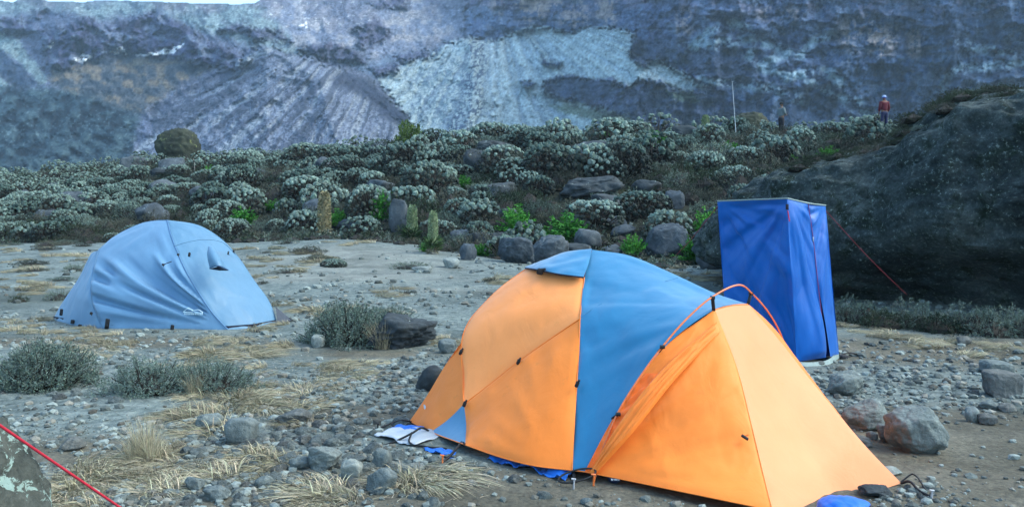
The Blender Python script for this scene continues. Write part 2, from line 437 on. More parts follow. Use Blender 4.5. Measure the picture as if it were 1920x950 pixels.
    n_lo = fbm(U * .012, V * .02, 3, 4); n_mid = fbm(U * .05, V * .07, 6, 4); n_hi = fbm(U * .25, V * .25, 8, 3)
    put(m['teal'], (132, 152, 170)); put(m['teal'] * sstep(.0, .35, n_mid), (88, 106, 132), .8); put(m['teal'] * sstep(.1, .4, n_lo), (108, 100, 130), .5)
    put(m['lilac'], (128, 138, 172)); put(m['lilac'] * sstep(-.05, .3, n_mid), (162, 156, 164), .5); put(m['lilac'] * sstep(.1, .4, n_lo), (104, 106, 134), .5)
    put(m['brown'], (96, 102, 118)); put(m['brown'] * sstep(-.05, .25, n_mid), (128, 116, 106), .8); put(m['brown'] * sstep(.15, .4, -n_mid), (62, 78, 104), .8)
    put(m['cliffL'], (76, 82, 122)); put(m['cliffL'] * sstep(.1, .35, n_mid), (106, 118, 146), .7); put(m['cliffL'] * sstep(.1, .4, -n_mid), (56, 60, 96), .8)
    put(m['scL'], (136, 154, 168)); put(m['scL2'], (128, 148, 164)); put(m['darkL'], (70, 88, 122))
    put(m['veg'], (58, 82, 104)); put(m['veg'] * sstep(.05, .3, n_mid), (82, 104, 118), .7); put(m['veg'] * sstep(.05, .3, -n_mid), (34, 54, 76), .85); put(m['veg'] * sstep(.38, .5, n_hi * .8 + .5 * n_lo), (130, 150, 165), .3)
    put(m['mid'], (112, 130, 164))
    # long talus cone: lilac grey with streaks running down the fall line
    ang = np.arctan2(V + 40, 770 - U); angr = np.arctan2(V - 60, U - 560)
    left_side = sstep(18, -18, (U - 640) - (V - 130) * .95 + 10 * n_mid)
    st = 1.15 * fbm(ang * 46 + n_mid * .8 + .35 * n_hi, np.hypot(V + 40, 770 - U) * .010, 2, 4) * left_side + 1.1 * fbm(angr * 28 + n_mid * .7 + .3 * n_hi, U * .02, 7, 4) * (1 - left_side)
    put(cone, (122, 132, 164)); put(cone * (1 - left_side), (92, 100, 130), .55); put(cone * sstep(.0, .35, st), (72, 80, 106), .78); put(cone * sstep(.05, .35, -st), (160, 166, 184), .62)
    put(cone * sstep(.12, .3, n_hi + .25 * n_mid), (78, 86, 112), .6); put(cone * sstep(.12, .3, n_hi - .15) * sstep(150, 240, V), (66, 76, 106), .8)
    dk = sstep(26, 6, seg_d(Uw, Vw, [(640, 150), (700, 175), (765, 240), (770, 270)], False)); put(cone * dk, (62, 70, 100), .85)  # valley beside the cone darkened, its shade put into the rock colour
    dk = sstep(18, 3, seg_d(Uw, Vw, [(430, 130), (350, 172), (285, 210)], False)); put(cone * dk, (66, 74, 106), .85)  # painted shade along the cone's left edge
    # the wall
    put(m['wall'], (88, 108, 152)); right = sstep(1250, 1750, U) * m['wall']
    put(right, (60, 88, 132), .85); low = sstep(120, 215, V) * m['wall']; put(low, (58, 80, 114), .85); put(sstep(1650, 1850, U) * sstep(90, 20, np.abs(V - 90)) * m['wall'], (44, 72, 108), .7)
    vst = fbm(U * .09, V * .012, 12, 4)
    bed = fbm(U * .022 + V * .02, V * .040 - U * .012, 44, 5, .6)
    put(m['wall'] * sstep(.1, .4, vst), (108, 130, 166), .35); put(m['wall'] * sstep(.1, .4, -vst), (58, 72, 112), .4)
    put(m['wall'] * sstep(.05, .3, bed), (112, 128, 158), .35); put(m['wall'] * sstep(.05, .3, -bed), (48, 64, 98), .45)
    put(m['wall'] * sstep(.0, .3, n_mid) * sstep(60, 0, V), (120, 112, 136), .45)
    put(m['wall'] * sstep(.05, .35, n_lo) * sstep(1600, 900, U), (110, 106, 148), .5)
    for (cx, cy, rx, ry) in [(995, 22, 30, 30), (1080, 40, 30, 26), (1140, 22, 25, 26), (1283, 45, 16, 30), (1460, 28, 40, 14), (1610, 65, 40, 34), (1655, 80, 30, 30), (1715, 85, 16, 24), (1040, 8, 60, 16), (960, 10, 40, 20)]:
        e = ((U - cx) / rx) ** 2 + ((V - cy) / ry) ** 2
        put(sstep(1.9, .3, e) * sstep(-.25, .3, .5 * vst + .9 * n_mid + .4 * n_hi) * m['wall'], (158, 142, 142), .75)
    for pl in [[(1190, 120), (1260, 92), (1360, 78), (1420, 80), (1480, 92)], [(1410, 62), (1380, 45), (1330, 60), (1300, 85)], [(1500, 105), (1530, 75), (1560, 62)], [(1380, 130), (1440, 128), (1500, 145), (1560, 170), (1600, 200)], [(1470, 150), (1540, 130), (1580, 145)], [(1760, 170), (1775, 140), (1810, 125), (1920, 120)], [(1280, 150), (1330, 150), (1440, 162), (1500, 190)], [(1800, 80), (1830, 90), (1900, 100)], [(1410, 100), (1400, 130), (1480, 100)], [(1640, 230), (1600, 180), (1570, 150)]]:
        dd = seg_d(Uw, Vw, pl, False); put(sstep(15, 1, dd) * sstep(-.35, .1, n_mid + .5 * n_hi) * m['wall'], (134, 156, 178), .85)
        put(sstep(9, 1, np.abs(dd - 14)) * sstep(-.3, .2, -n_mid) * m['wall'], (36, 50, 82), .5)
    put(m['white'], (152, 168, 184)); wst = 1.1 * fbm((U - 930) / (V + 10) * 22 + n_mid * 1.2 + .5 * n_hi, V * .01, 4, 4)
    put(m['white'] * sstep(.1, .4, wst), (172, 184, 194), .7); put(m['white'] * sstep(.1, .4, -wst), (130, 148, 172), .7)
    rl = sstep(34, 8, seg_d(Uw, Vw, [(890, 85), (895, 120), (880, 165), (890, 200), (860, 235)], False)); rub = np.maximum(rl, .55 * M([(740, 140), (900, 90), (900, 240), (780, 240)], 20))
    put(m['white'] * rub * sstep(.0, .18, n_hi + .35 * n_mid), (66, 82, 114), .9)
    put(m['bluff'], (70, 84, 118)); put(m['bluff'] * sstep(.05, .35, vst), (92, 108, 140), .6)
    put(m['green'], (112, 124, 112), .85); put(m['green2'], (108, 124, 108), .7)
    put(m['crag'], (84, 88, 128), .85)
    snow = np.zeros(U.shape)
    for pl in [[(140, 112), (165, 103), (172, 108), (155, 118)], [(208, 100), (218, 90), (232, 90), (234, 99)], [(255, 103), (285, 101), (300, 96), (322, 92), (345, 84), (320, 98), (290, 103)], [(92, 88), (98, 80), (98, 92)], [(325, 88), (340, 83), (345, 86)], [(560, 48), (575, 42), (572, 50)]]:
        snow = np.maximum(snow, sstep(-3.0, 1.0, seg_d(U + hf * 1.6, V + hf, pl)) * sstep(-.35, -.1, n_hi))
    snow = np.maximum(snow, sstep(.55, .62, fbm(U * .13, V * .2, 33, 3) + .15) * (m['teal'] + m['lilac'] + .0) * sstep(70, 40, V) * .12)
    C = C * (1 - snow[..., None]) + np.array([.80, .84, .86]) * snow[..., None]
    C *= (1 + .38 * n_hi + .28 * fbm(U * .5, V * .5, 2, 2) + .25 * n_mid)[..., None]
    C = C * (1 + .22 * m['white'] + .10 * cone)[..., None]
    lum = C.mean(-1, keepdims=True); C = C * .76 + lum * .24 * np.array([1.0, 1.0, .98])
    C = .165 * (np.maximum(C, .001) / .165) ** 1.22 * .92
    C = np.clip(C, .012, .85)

    C = C * (1 + .25 * np.clip(m['wall'] + m['cliffL'] + m['bluff'], 0, 1))[..., None]  # steep rock brightened in its colour to make up for weak light
    # ---- distances: climb each column with the slope of its region, then add relief
    slope = 0.62 + 0 * U
    steep = np.clip(m['cliffL'] * 1.0 + m['wall'] + m['bluff'] + m['crag'], 0, 1)
    slope = slope + (2.6 * m['wall'] + 1.1 * np.clip(steep - m['wall'], 0, 1))
    E = (HY - V) / FPX
    dE = np.diff(E, axis=0); sm = (slope[1:] + slope[:-1]) / 2; em = (E[1:] + E[:-1]) / 2
    kern = np.hanning(93)[1:-1]; kern /= kern.sum()
    dl = dE / np.maximum(sm - em, .16)
    dl = np.apply_along_axis(lambda q: np.convolve(np.pad(q, 45, mode='edge'), kern, 'valid'), 1, dl)
    lnD = np.vstack([np.zeros((1, U.shape[1])), np.cumsum(dl, axis=0)])
    D0 = np.interp(us, [-1400, 0, 250, 500, 780, 1000, 1300, 1900, 3300], [420, 400, 380, 340, 380, 370, 330, 290, 260])
    D = D0[None, :] * np.exp(lnD)
    Dn = 1.0
    cr = seg_d(U, V, [(490, 84), (600, 150), (640, 300)], False); D *= 1 - .10 * cone * (np.exp(-np.maximum(cr, 0) / 90.0))
    cr = seg_d(U, V, [(880, 74), (890, 160), (860, 300)], False); D *= 1 - .09 * m['white'] * np.exp(-cr / 80.0)
    cr = seg_d(U, V, [(1180, 66), (1200, 130)], False); D *= 1 - .05 * m['white'] * np.exp(-cr / 60.0)
    bed0 = 1 - 2.4 * np.abs(fbm(U * .045 + 3, V * .05, 61, 5, .6))
    ridg = 1 - np.abs(fbm(U * .022, V * .03, 14, 4)) * 2.2
    rel = (.006 + .016 * steep * (1 - .72 * m['wall']) * .55) * ridg + (.004 + .010 * steep * (1 - .7 * m['wall'])) * fbm(U * .09, V * .09 * (1 - .6 * m['wall']), 21, 4) + .0016 * n_hi * (1 + .6 * steep)
    rel += .0035 * np.clip(bed0, -1, 1) + .008 * m['bluff'] + .004 * m['crag'] + .004 * m['cliffL']
    rel += steep * (.020 * (1 - 2.2 * np.abs(fbm(U * .013 + 2, V * .010, 71, 4))) + .008 * (1 - 2.2 * np.abs(fbm(U * .034 + V * .01, V * .030, 72, 4))))
    rel += (1 - steep) * .010 * (1 - 2.2 * np.abs(fbm(U * .018 - V * .01, V * .02, 73, 4))) * (1 - cone) * (1 - m['white'])
    rel += .009 * (st * cone) + .006 * (wst * m['white']) + .010 * m['veg'] * n_mid
    rel += .003 * m['wall'] * bed + .003 * m['wall'] * (1 - 2.2 * np.abs(fbm(U * .03 + V * .02, V * .06, 45, 4))) + .001 * m['wall'] * vst + .03 * m['wall'] * fbm(U * .006, V * .004, 40, 3) + .006 * m['wall'] * sstep(.1, .2, fbm(U * .012, V * .045, 41, 3))
    D *= 1 - rel * Dn
    # skyline at the far left
    sky_y = np.interp(us, [-1400, -60, 0, 26, 40, 76, 92, 160, 185, 250, 340, 440, 478, 500, 560, 3300], [-60, -10, 1, 3, -5, -5, 2, 3, 0, 1, 4, 8, 5, -6, -60, -420])
    X = (U - CX) / FPX * D; Y = D; Z = CAMZ + E * D
    top = np.maximum(0, sky_y[None, :] + 1.5 * fbm(U * .05, 0 * V, 3, 3) - V)              # rows above the skyline fold over to the back
    zs = CAMZ + (HY - (V + top)) / FPX * D
    back = top > 0
    Y = np.where(back, Y + top * 6.0, Y); X = np.where(back, (U - CX) / FPX * (D + top * 6), X)
    Z = np.where(back, zs - top * .9, Z)
    n, mm = U.shape[1], U.shape[0]
    VV = np.stack([X, Y, Z], -1).reshape(-1, 3)
    i, j = np.meshgrid(np.arange(mm - 1), np.arange(n - 1), indexing='ij')
    F = np.stack([i * n + j, i * n + j + 1, (i + 1) * n + j + 1, (i + 1) * n + j], -1).reshape(-1, 4)
    def bl(t, b):
        a = attr(t)
        n1 = noise(t, .55, 6, .7); n2 = noise(t, .16, 6, .65, stretch=(1, 1, .8))
        g = ramp(t, [(.28, (.62, .63, .66)), (.5, (1, 1, 1)), (.74, (1.38, 1.36, 1.32))], n1).outputs[0]
        g2 = ramp(t, [(.3, (.75, .76, .8)), (.7, (1.22, 1.21, 1.2))], n2).outputs[0]
        c = mixc(t, .62, a, g, 'MULTIPLY'); c = mixc(t, .6, c, g2, 'MULTIPLY')
        t.links.new(c, b.inputs["Base Color"])
        k = bump(t, b, n2, .7, 6.0); bump(t, b, n1, .8, 2.0, k)
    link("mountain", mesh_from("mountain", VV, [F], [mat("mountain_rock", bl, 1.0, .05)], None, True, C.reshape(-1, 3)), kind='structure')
build_mountain()

def build_haze():
    """the blue morning air between the camp and the mountain"""
    m = bpy.data.objects["mountain"].data; n = len(m.vertices); v = np.empty(n * 3, np.float32); m.vertices.foreach_get("co", v); v = v.reshape(-1, 3)
    lo, hi = v.min(0), v.max(0); x = max(4100, abs(lo[0]) + 50, hi[0] + 50); y1 = max(4100, hi[1] + 50); top = hi[2] + 5
    mb = MB(); z0 = min(-8.0, lo[2] - 1); box(mb, (0, (y1 - 4100) / 2, (z0 + top) / 2), (2 * x, y1 + 4100, top - z0))
    mt = bpy.data.materials.new("blue_morning_air"); mt.use_nodes = True; t = mt.node_tree; t.nodes.clear()
    vo = t.nodes.new("ShaderNodeVolumePrincipled"); vo.inputs["Color"].default_value = (.66, .86, 1.0, 1); vo.inputs["Density"].default_value = 0.00024; vo.inputs["Anisotropy"].default_value = .2
    out = t.nodes.new("ShaderNodeOutputMaterial"); t.links.new(vo.outputs[0], out.inputs["Volume"])
    link("haze", mb.mesh("haze", [mt], False, False), kind='stuff')
    print("HAZE", lo, hi)
build_haze()
# ================================================================== TENTS
def resample(pts, n): return catmull(pts, n)
def coons(bot, top, left, right, n=24, m=24, bulge=0.0, wr=None, out=None, keep=0.06):
    """surface patch between four 3D curves; bot/top run left->right, left/right run bottom->top"""
    b, t, l, r = resample(bot, n), resample(top, n), resample(left, m), resample(right, m)
    u = np.linspace(0, 1, n)[None, :, None]; v = np.linspace(0, 1, m)[:, None, None]
    S = (1 - v) * b[None] + v * t[None] + (1 - u) * l[:, None] + u * r[:, None] \
        - ((1 - u) * (1 - v) * b[0] + u * (1 - v) * b[-1] + (1 - u) * v * t[0] + u * v * t[-1])
    du = np.gradient(S, axis=1); dv = np.gradient(S, axis=0)
    nr = np.cross(du, dv); nr /= np.linalg.norm(nr, axis=2)[..., None] + 1e-9
    c = nr[m // 2, n // 2]
    if out is not None and np.dot(c, out) < 0: nr = -nr
    uu, vv = u[..., 0], v[..., 0]
    e = np.minimum(np.minimum(uu, 1 - uu), np.minimum(vv, 1 - vv)); em = sstep(0, keep, e)
    d = bulge * 4 * np.sqrt(np.clip(uu * (1 - uu) * vv * (1 - vv) * 4, 0, 1)) * .5
    if wr is not None: d = d + wr(S, uu + 0 * vv, vv + 0 * uu) * em
    S = S + nr * d[..., None]
    i, j = np.meshgrid(np.arange(m - 1), np.arange(n - 1), indexing='ij')
    F = np.stack([i * n + j, i * n + j + 1, (i + 1) * n + j + 1, (i + 1) * n + j], -1).reshape(-1, 4)
    return S.reshape(-1, 3), F, S

def fabric(name, c0, c1, rough=0.55, transl=0.08, weave=900, wsc=5.0, wst=0.35, stain=None, coat=0.0):
    def bl(t, b):
        n1 = noise(t, 1.8, 5, .6); n2 = noise(t, wsc, 4, .55, stretch=(1, 1, .45), dist=.8); n3 = noise(t, weave, 1, .5)
        c = ramp(t, [(.3, c0), (.7, c1)], n1).outputs[0]
        if stain:
            n4 = noise(t, 9, 8, .75)
            mk = ramp(t, [(.60, (0, 0, 0)), (.74, (.55, .55, .55))], n4).outputs[0]; c = mixc(t, mk, c, stain)
        t.links.new(c, b.inputs["Base Color"])
        k = bump(t, b, n2, wst, .02); bump(t, b, n3, .12, .0008, k)
        b.inputs["Coat Weight"].default_value = coat; b.inputs["Coat Roughness"].default_value = .38
        b.inputs["Sheen Weight"].default_value = .12 + coat * .3; b.inputs["Sheen Roughness"].default_value = .45
        tr = t.nodes.new("ShaderNodeBsdfTranslucent"); t.links.new(c, tr.inputs[0])
        mx = t.nodes.new("ShaderNodeMixShader"); mx.inputs[0].default_value = transl
        t.links.new(b.outputs[0], mx.inputs[1]); t.links.new(tr.outputs[0], mx.inputs[2])
        t.links.new(mx.outputs[0], t.nodes["Material Output"].inputs[0])
    return mat(name, bl, rough, .35)
M_OR = fabric("orange_nylon", (.86, .212, .020), (.94, .255, .034), stain=(.55, .17, .03))
M_ORL = fabric("light_orange_nylon", (.90, .295, .070), (.96, .34, .100), stain=(.7, .27, .06))  # lighter orange for the upper panel and one porch seam
M_ORF = fabric("lit_front_orange_nylon", (.72, .255, .095), (.78, .295, .12), stain=(.7, .25, .06))  # paler copy for the porch front, its stronger light put into the colour
M_ORR = fabric("bright_orange_gusset", (.95, .15, .01), (.98, .22, .02))
M_BL = fabric("sky_blue_nylon", (.014, .150, .31), (.020, .185, .37), rough=.40, transl=.08, coat=.55, stain=(.06, .18, .34))
M_GB = fabric("grey_blue_polyester", (.125, .24, .39), (.15, .29, .455), rough=.45, transl=.12, coat=.2, stain=(.15, .28, .42))
M_GBP = fabric("greyer_blue_polyester", (.105, .215, .335), (.13, .25, .38), rough=.45, transl=.12, stain=(.25, .34, .5))  # slightly darker and greyer than the front panel's blue
M_RB = fabric("royal_blue_nylon", (.002, .080, .37), (.004, .115, .47), rough=.42, transl=.08, wsc=3.2, wst=.5)
M_BLACK = plain("black_webbing", (.012, .013, .016), .7)
M_DARK = plain("near_black_cloth", (.012, .014, .03), .9)  # near-black cloth; under the orange fly it stands in for shade
M_POLE = plain("orange_anodised_pole", (.70, .17, .04), .35, .6)
M_REDROPE = plain("red_guy_cord", (.42, .018, .04), .7, .3, 300)
M_DIMROPE = plain("dull_red_cord", (.20, .015, .03), .8)
M_GREYF = plain("pale_green_groundsheet", (.20, .26, .25), .6)
M_WHITE = plain("white_print", (.75, .80, .82), .6)
M_METAL = plain("steel_peg", (.4, .4, .42), .35, .6)
M_TARPW = fabric("white_tarp_fabric", (.36, .40, .45), (.46, .50, .55), wst=.6, stain=(.3, .32, .33))
M_TARPB = fabric("blue_tarp_fabric", (.01, .10, .50), (.02, .16, .62), wst=.8)

def wrk(amp, f=3.0, seed=0.0, st=(1, 1, 1)):
    return lambda S, u, v: amp * (np.abs(fbm(S[..., 0] * f * st[0] + seed, S[..., 1] * f * st[1], S[..., 2] * f * st[2], 3)) * 2 - .6)
def radial(cx, cy, amp, k=38.0, lo=.15, hi=1.6, seed=0, pxr=True):
    """tension folds running out of the tent corner at photo-independent world point c"""
    c = np.array(cx)
    def f(S, u, v):
        d = S - c; r = np.linalg.norm(d, axis=-1)
        a = np.arctan2(d[..., 2], np.hypot(d[..., 0], d[..., 1]))
        w_ = vnoise(a * k + seed, r * .7, seed)
        w_ = np.sign(w_) * np.abs(w_) ** .7
        return amp * w_ * sstep(lo, lo + .35, r) * sstep(hi + .8, hi, r)
    return f
def add_w(*fs): return lambda S, u, v: sum(f(S, u, v) for f in fs)
def part(name, parent, mb, mats, smooth=True, **kw):
    me = mb.mesh(name, mats, smooth, colours=False)
    o = link(name, me, parent, **kw)
    return o
def rel(pts, o): return np.asarray(pts, float) - np.asarray(o)
def panel(name, parent, org, mt, **kw):
    S, F, _ = coons(**kw); mb = MB(); mb.add(rel(S, org), F)
    return part(name, parent, mb, [mt])
def tube_part(name, parent, org, pts, r, mt, n=6, cat=True, k=None):
    mb = MB(); q = catmull(pts, k or max(8, len(pts) * 6)) if cat and len(pts) > 2 else np.asarray(pts, float)
    tube(mb, rel(q, org), r, n); return part(name, parent, mb, [mt])

# ------------------------------------------------------------------ orange and blue tent
def build_orange_tent():
    org = np.array([.9, 5.5, 0.0])
    t = thing("dome_tent", "large orange and sky-blue dome tent with pointed porch, nearest tent to the viewer", "tent", org)
    T = P(1110, 468, 6.2)
    ax = np.array([.794, -.608]); nn = np.array([.608, .794])
    def mir(p):
        p = np.asarray(p, float); d = p[..., :2] - T[:2]
        a = d @ ax; b = d @ nn
        q = T[:2] + a[..., None] * ax - b[..., None] * nn
        return np.concatenate([q, p[..., 2:]], -1)
    L0, L1 = P(768, 789, 6.05), P(808, 809, 5.76)
    S0, S1, S2, S3, S4 = P(872, 833, 5.27), P(870, 757, 5.62), P(866, 640, 5.92), P(905, 572, 6.2), P(985, 505, 6.4)
    A, Mm, C1, B0 = P(1096, 520, 5.88), P(1088, 597, 5.5), P(1082, 720, 5.15), P(1073, 881, 4.77)
    HB = P(1098, 884, 4.74)
    hoopj = [HB, P(1155, 780, 4.86), P(1240, 657, 4.98), P(1340, 580, 5.15)]
    K = hoopj[-1]; Rr = P(1403, 570, 5.42)
    ridge = [T, P(1180, 479, 6.1), P(1262, 513, 5.9), P(1340, 549, 5.65), Rr]
    sil = [L0, P(800, 742, 6.02), P(835, 684, 5.98), S2]
    out = np.array([-.5, -1, .5])
    w1 = add_w(wrk(.007, 2.2, 3), wrk(.0035, 6.5, 9, (1, 1, .6)))
    lab = dict(parent=t, org=org)
    # near side
    panel("fly_end_panel", mt=M_OR, bot=[L0, L1], top=[S2, S1][::1], left=sil, right=[L1, P(840, 786, 5.7), S1], bulge=.01, wr=w1, out=out, n=16, m=26, **lab)
    panel("fly_corner_panel", mt=M_BL, bot=[L1, S0], top=[L1 * .02 + S1 * .98, S1], left=[L1, P(840, 786, 5.7), L1 * .02 + S1 * .98], right=[S0, P(874, 795, 5.5), S1], out=out, n=12, m=14, **lab)
    left = [S1, P(867, 700, 5.78), S2, P(880, 602, 6.08), S3, P(940, 538, 6.32), S4]
    seam = [S1, P(920, 719, 5.62), P(972, 678, 5.6), P(1035, 633, 5.55), Mm]
    panel("fly_upper_panel", mt=M_ORL, bot=seam, top=[S4, P(1012, 506, 6.22), P(1050, 512, 6.05), A], left=left, right=[Mm, P(1092, 560, 5.68), A], bulge=.05, wr=w1, out=out, n=34, m=34, **lab)
    panel("fly_lower_panel", mt=M_OR, bot=[S0, P(938, 856, 5.03), P(1000, 872, 4.86), B0], top=seam, left=[S0, P(874, 795, 5.5), S1], right=[B0, C1, Mm], bulge=.05, wr=add_w(w1, radial(B0, 0, .006, 14, .2, .8)), out=out, n=30, m=30, **lab)
    lft = [B0, P(1077, 800, 4.98), C1, P(1086, 655, 5.34), Mm, A, T]
    panel("fly_centre_panel", mt=M_BL, bot=[B0, HB], top=ridge, left=lft, right=hoopj + [Rr], bulge=.02, wr=add_w(w1, radial(T, 0, .016, 11, .12, .9, 3), radial(K, 0, .014, 13, .1, .7, 6)), out=out, n=56, m=70, **lab)
    # far side (the same cut, mirrored about the ridge)
    mo = np.array([.6, .8, .5])
    FH = np.array([2.22, 6.22, .05]); hoopf = [FH, P(1478, 668, 6.05), P(1447, 612, 5.8), Rr]
    mB0 = mir(B0); mA = mir(A)
    endm = [mir(L0), mir(sil[1]), mir(sil[2]), mir(S2), mir(S3), S4]
    panel("fly_back_end", mt=M_OR, bot=[L0, mir(L0)], top=[S4, S4 + .001], left=[L0, sil[1], sil[2], S2, S3, S4], right=endm[:-1] + [S4 + .001], bulge=.02, wr=w1, out=np.array([-1, .6, .4]), n=20, m=30, **lab)
    panel("fly_far_side", mt=M_OR, bot=[mir(L0), mir(L1), mir(S0), mB0], top=[S4, P(1045, 480, 6.33), T], left=endm, right=[mB0, mir(C1), mir(Mm), mA, T], bulge=.02, wr=w1, out=mo, n=26, m=26, **lab)
    panel("fly_far_centre", mt=M_BL, bot=[mB0, FH], top=ridge, left=[mB0, mir(C1), mir(Mm), mA, T], right=[FH, P(1478, 668, 6.05), P(1447, 612, 5.8), Rr], bulge=.02, wr=w1, out=mo, n=26, m=26, **lab)
    # hood over the end window
    hb = [S4 + [0, -.02, .012], P(1008, 506, 6.1), P(1048, 514, 5.9), P(1094, 520, 5.80)]
    ht = [S4 + [0, .02, .02], P(1022, 486, 6.36), P(1060, 472, 6.3), T + [0, 0, .008]]
    h = panel("hood", mt=M_BL, bot=hb, top=ht, left=[hb[0], ht[0]], right=[hb[-1], P(1104, 492, 6.0), ht[-1]], bulge=.02, wr=wrk(.012, 5, 8), out=np.array([-.3, -.8, .8]), n=26, m=14, **lab)
    tube_part("hood_binding", h, org, hb, .006, M_DARK)
    mb = MB(); p = P(1013, 509, 6.02); box(mb, rel(p, org), (.05, .02, .05), Euler((.3, .2, .2)).to_matrix(), bev=.008); tube(mb, rel([p + [-.03, 0, .01], p + [.04, -.01, .02]], org), .01, 6)
    part("hood_toggle", t, mb, [M_BLACK])
    # porch
    Q = P(1449, 956, 4.16); W = P(1690, 905, 4.68)
    kq = [Q, P(1432, 890, 4.45), P(1408, 790, 4.68), P(1382, 690, 4.9), K]
    rw = [W, P(1620, 832, 4.95), P(1530, 724, 5.2), P(1460, 636, 5.35), Rr]
    panel("porch_side", mt=M_OR, bot=[HB, P(1115, 886, 4.73), P(1280, 921, 4.40), Q], top=[K - [.004, 0, 0], K], left=hoopj[:-1] + [K - [.004, 0, 0]], right=kq, bulge=.03, wr=add_w(wrk(.006, 2.5, 5), radial(K, 0, .009, 14, .15, .9, 4), radial(HB, 0, .008, 16, .15, 1.0, 2), wrk(.004, 7, 3, (1, 1, .6))), out=out, n=60, m=60, **lab)
    panel("porch_front", mt=M_ORF, bot=[Q, P(1560, 943, 4.5), P(1640, 921, 4.62), W], top=[K, P(1372, 572, 5.28), Rr], left=kq, right=rw, bulge=.02, wr=wrk(.005, 2.2, 7), out=np.array([.6, -.8, .4]), n=34, m=44, **lab)
    panel("porch_far_side", mt=M_OR, bot=[W, FH], top=[Rr, Rr + [.003, 0, 0]], left=rw, right=hoopf[:-1] + [Rr + [.003, 0, 0]], bulge=.012, wr=w1, out=mo, n=24, m=24, **lab)
    # gathered door flap along the porch's leading edge
    f0 = [P(1110, 886, 4.74), P(1165, 800, 4.78), P(1240, 700, 4.88), P(1345, 604, 5.07)]
    f1 = [P(1122, 888, 4.72), P(1195, 808, 4.72), P(1268, 715, 4.83), P(1352, 622, 5.03)]
    off = np.array([-.02, -.03, .01])
    def gath(S, u, v): return .011 * (1 - np.abs(fbm(v * 3.2, u * 11, 1, 3)) * 3)
    panel("door_flap", mt=M_OR, bot=[f0[0] + off, f1[0] + off], top=[f0[-1] + off * .3, f1[-1] + off * .3], left=[f0[0] + off, f0[1] + off * 1.4, f0[2] + off, f0[3] + off * .3], right=[f1[0] + off, f1[1] + off * 1.2, f1[2] + off, f1[3] + off * .3], bulge=.03, wr=gath, out=out, n=18, m=70, keep=.1, **lab)
    def gus(S, u, v): return .012 * np.sin(v * 34 + 5 * vnoise(u * 3, v * 4, 3)) * .6
    panel("door_gusset", mt=M_ORR, bot=[HB + off * .4, f0[0] + off * .6], top=[hoopj[1] * .35 + hoopj[2] * .65 + off * .3, f0[2] + off * .5], left=[HB + off * .4, hoopj[1] + off * .6, hoopj[1] * .35 + hoopj[2] * .65 + off * .3], right=[f0[0] + off * .6, f0[1] + off * .8, f0[2] + off * .5], wr=gus, out=out, n=12, m=44, **lab)
    # seams
    for q in (left, seam, [B0, P(1077, 800, 4.98), C1, P(1086, 655, 5.34), Mm, P(1092, 560, 5.68), A], kq, [K, P(1372, 572, 5.28), Rr]):
        tube_part("seam", t, org, np.array(q) + [-.002, -.004, .001], .0035, M_ORL if q is kq else M_OR, n=5)
    tube_part("seam", t, org, np.array([Mm, P(1150, 562, 5.62), P(1220, 540, 5.72), P(1270, 525, 5.8)]) + [0, -.02, .02], .002, M_BL, n=4)
    tube_part("bottom_hem", t, org, np.array([L0, L1, S0, P(938, 856, 5.03), P(1000, 872, 4.86), B0, HB, P(1280, 921, 4.40), Q]) , .004, M_OR, n=5)
    # hoop pole outside the porch
    feet = P(1112, 908, 4.72); feet[2] = .0
    hp = [feet, P(1128, 850, 4.74), P(1156, 778, 4.80), P(1196, 712, 4.87), P(1240, 652, 4.94), P(1288, 597, 5.02), P(1336, 556, 5.1), P(1385, 534, 5.25), P(1412, 552, 5.45), P(1440, 584, 5.65), P(1462, 622, 5.85), P(1476, 662, 6.0), [2.2, 6.15, .3], [2.22, 6.2, 0]]
    tube_part("hoop_pole", t, org, hp, .006, M_POLE, n=7, k=90)
    for a, b in ((P(1336, 558, 5.1), P(1338, 580, 5.14)), (P(1408, 550, 5.44), P(1403, 568, 5.42)), (P(1242, 650, 4.93), P(1236, 658, 4.96)), (P(1159, 776, 4.79), P(1150, 783, 4.84)), (P(1468, 640, 5.9), P(1462, 646, 5.9))):
        mb = MB(); d = b - a; L = np.linalg.norm(d)
        q = Vector(d).to_track_quat('Z', 'Y').to_matrix()
        box(mb, rel((a + b) / 2, org), (.022, .012, L + .02), q, bev=.003); tube(mb, rel([a + [-.014, 0, 0], a + [.014, 0, 0]], org), .012, 8)
        part("pole_clip", t, mb, [M_BLACK])
    for p in (P(864, 660, 5.86), P(972, 678, 5.55), P(871, 757, 5.58), P(1082, 720, 5.1)):
        mb = MB(); box(mb, rel(p, org), (.022, .02, .04), Euler((.2, .35, .3)).to_matrix(), bev=.005); tube(mb, rel([p, p + [.015, -.01, .03]], org), .007, 6)
        part("seam_buckle", t, mb, [M_BLACK])
    # toggle of the porch door
    mb = MB(); p = P(1394, 818, 4.58); tube(mb, rel([p + [-.012, -.01, .01], p + [.022, -.01, -.012]], org), .009, 7); part("door_toggle", t, mb, [M_BLACK])
    mb = MB(); tube(mb, rel([p, p + [.028, .0, .012]], org), .004, 5); part("toggle_loop", t, mb, [M_ORR])
    # white print on the end panel (a small round leaf-like mark)
    mb = MB(); c = P(797, 762, 5.93); a = np.linspace(0, 2 * math.pi, 15)[:-1]
    ring = np.array([[math.cos(q) * .013 * (1 + .25 * math.sin(3 * q)), -.004, math.sin(q) * .026 * (1 + .2 * math.cos(2 * q))] for q in a]); ring = ring @ np.array(Euler((.3, .45, -.75)).to_matrix()).T
    mb.add(rel(np.vstack([ring, [[0, -.006, 0]]]) + c, org), np.array([[i, (i + 1) % 14, 14] for i in range(14)])); part("printed_mark", t, mb, [M_WHITE])
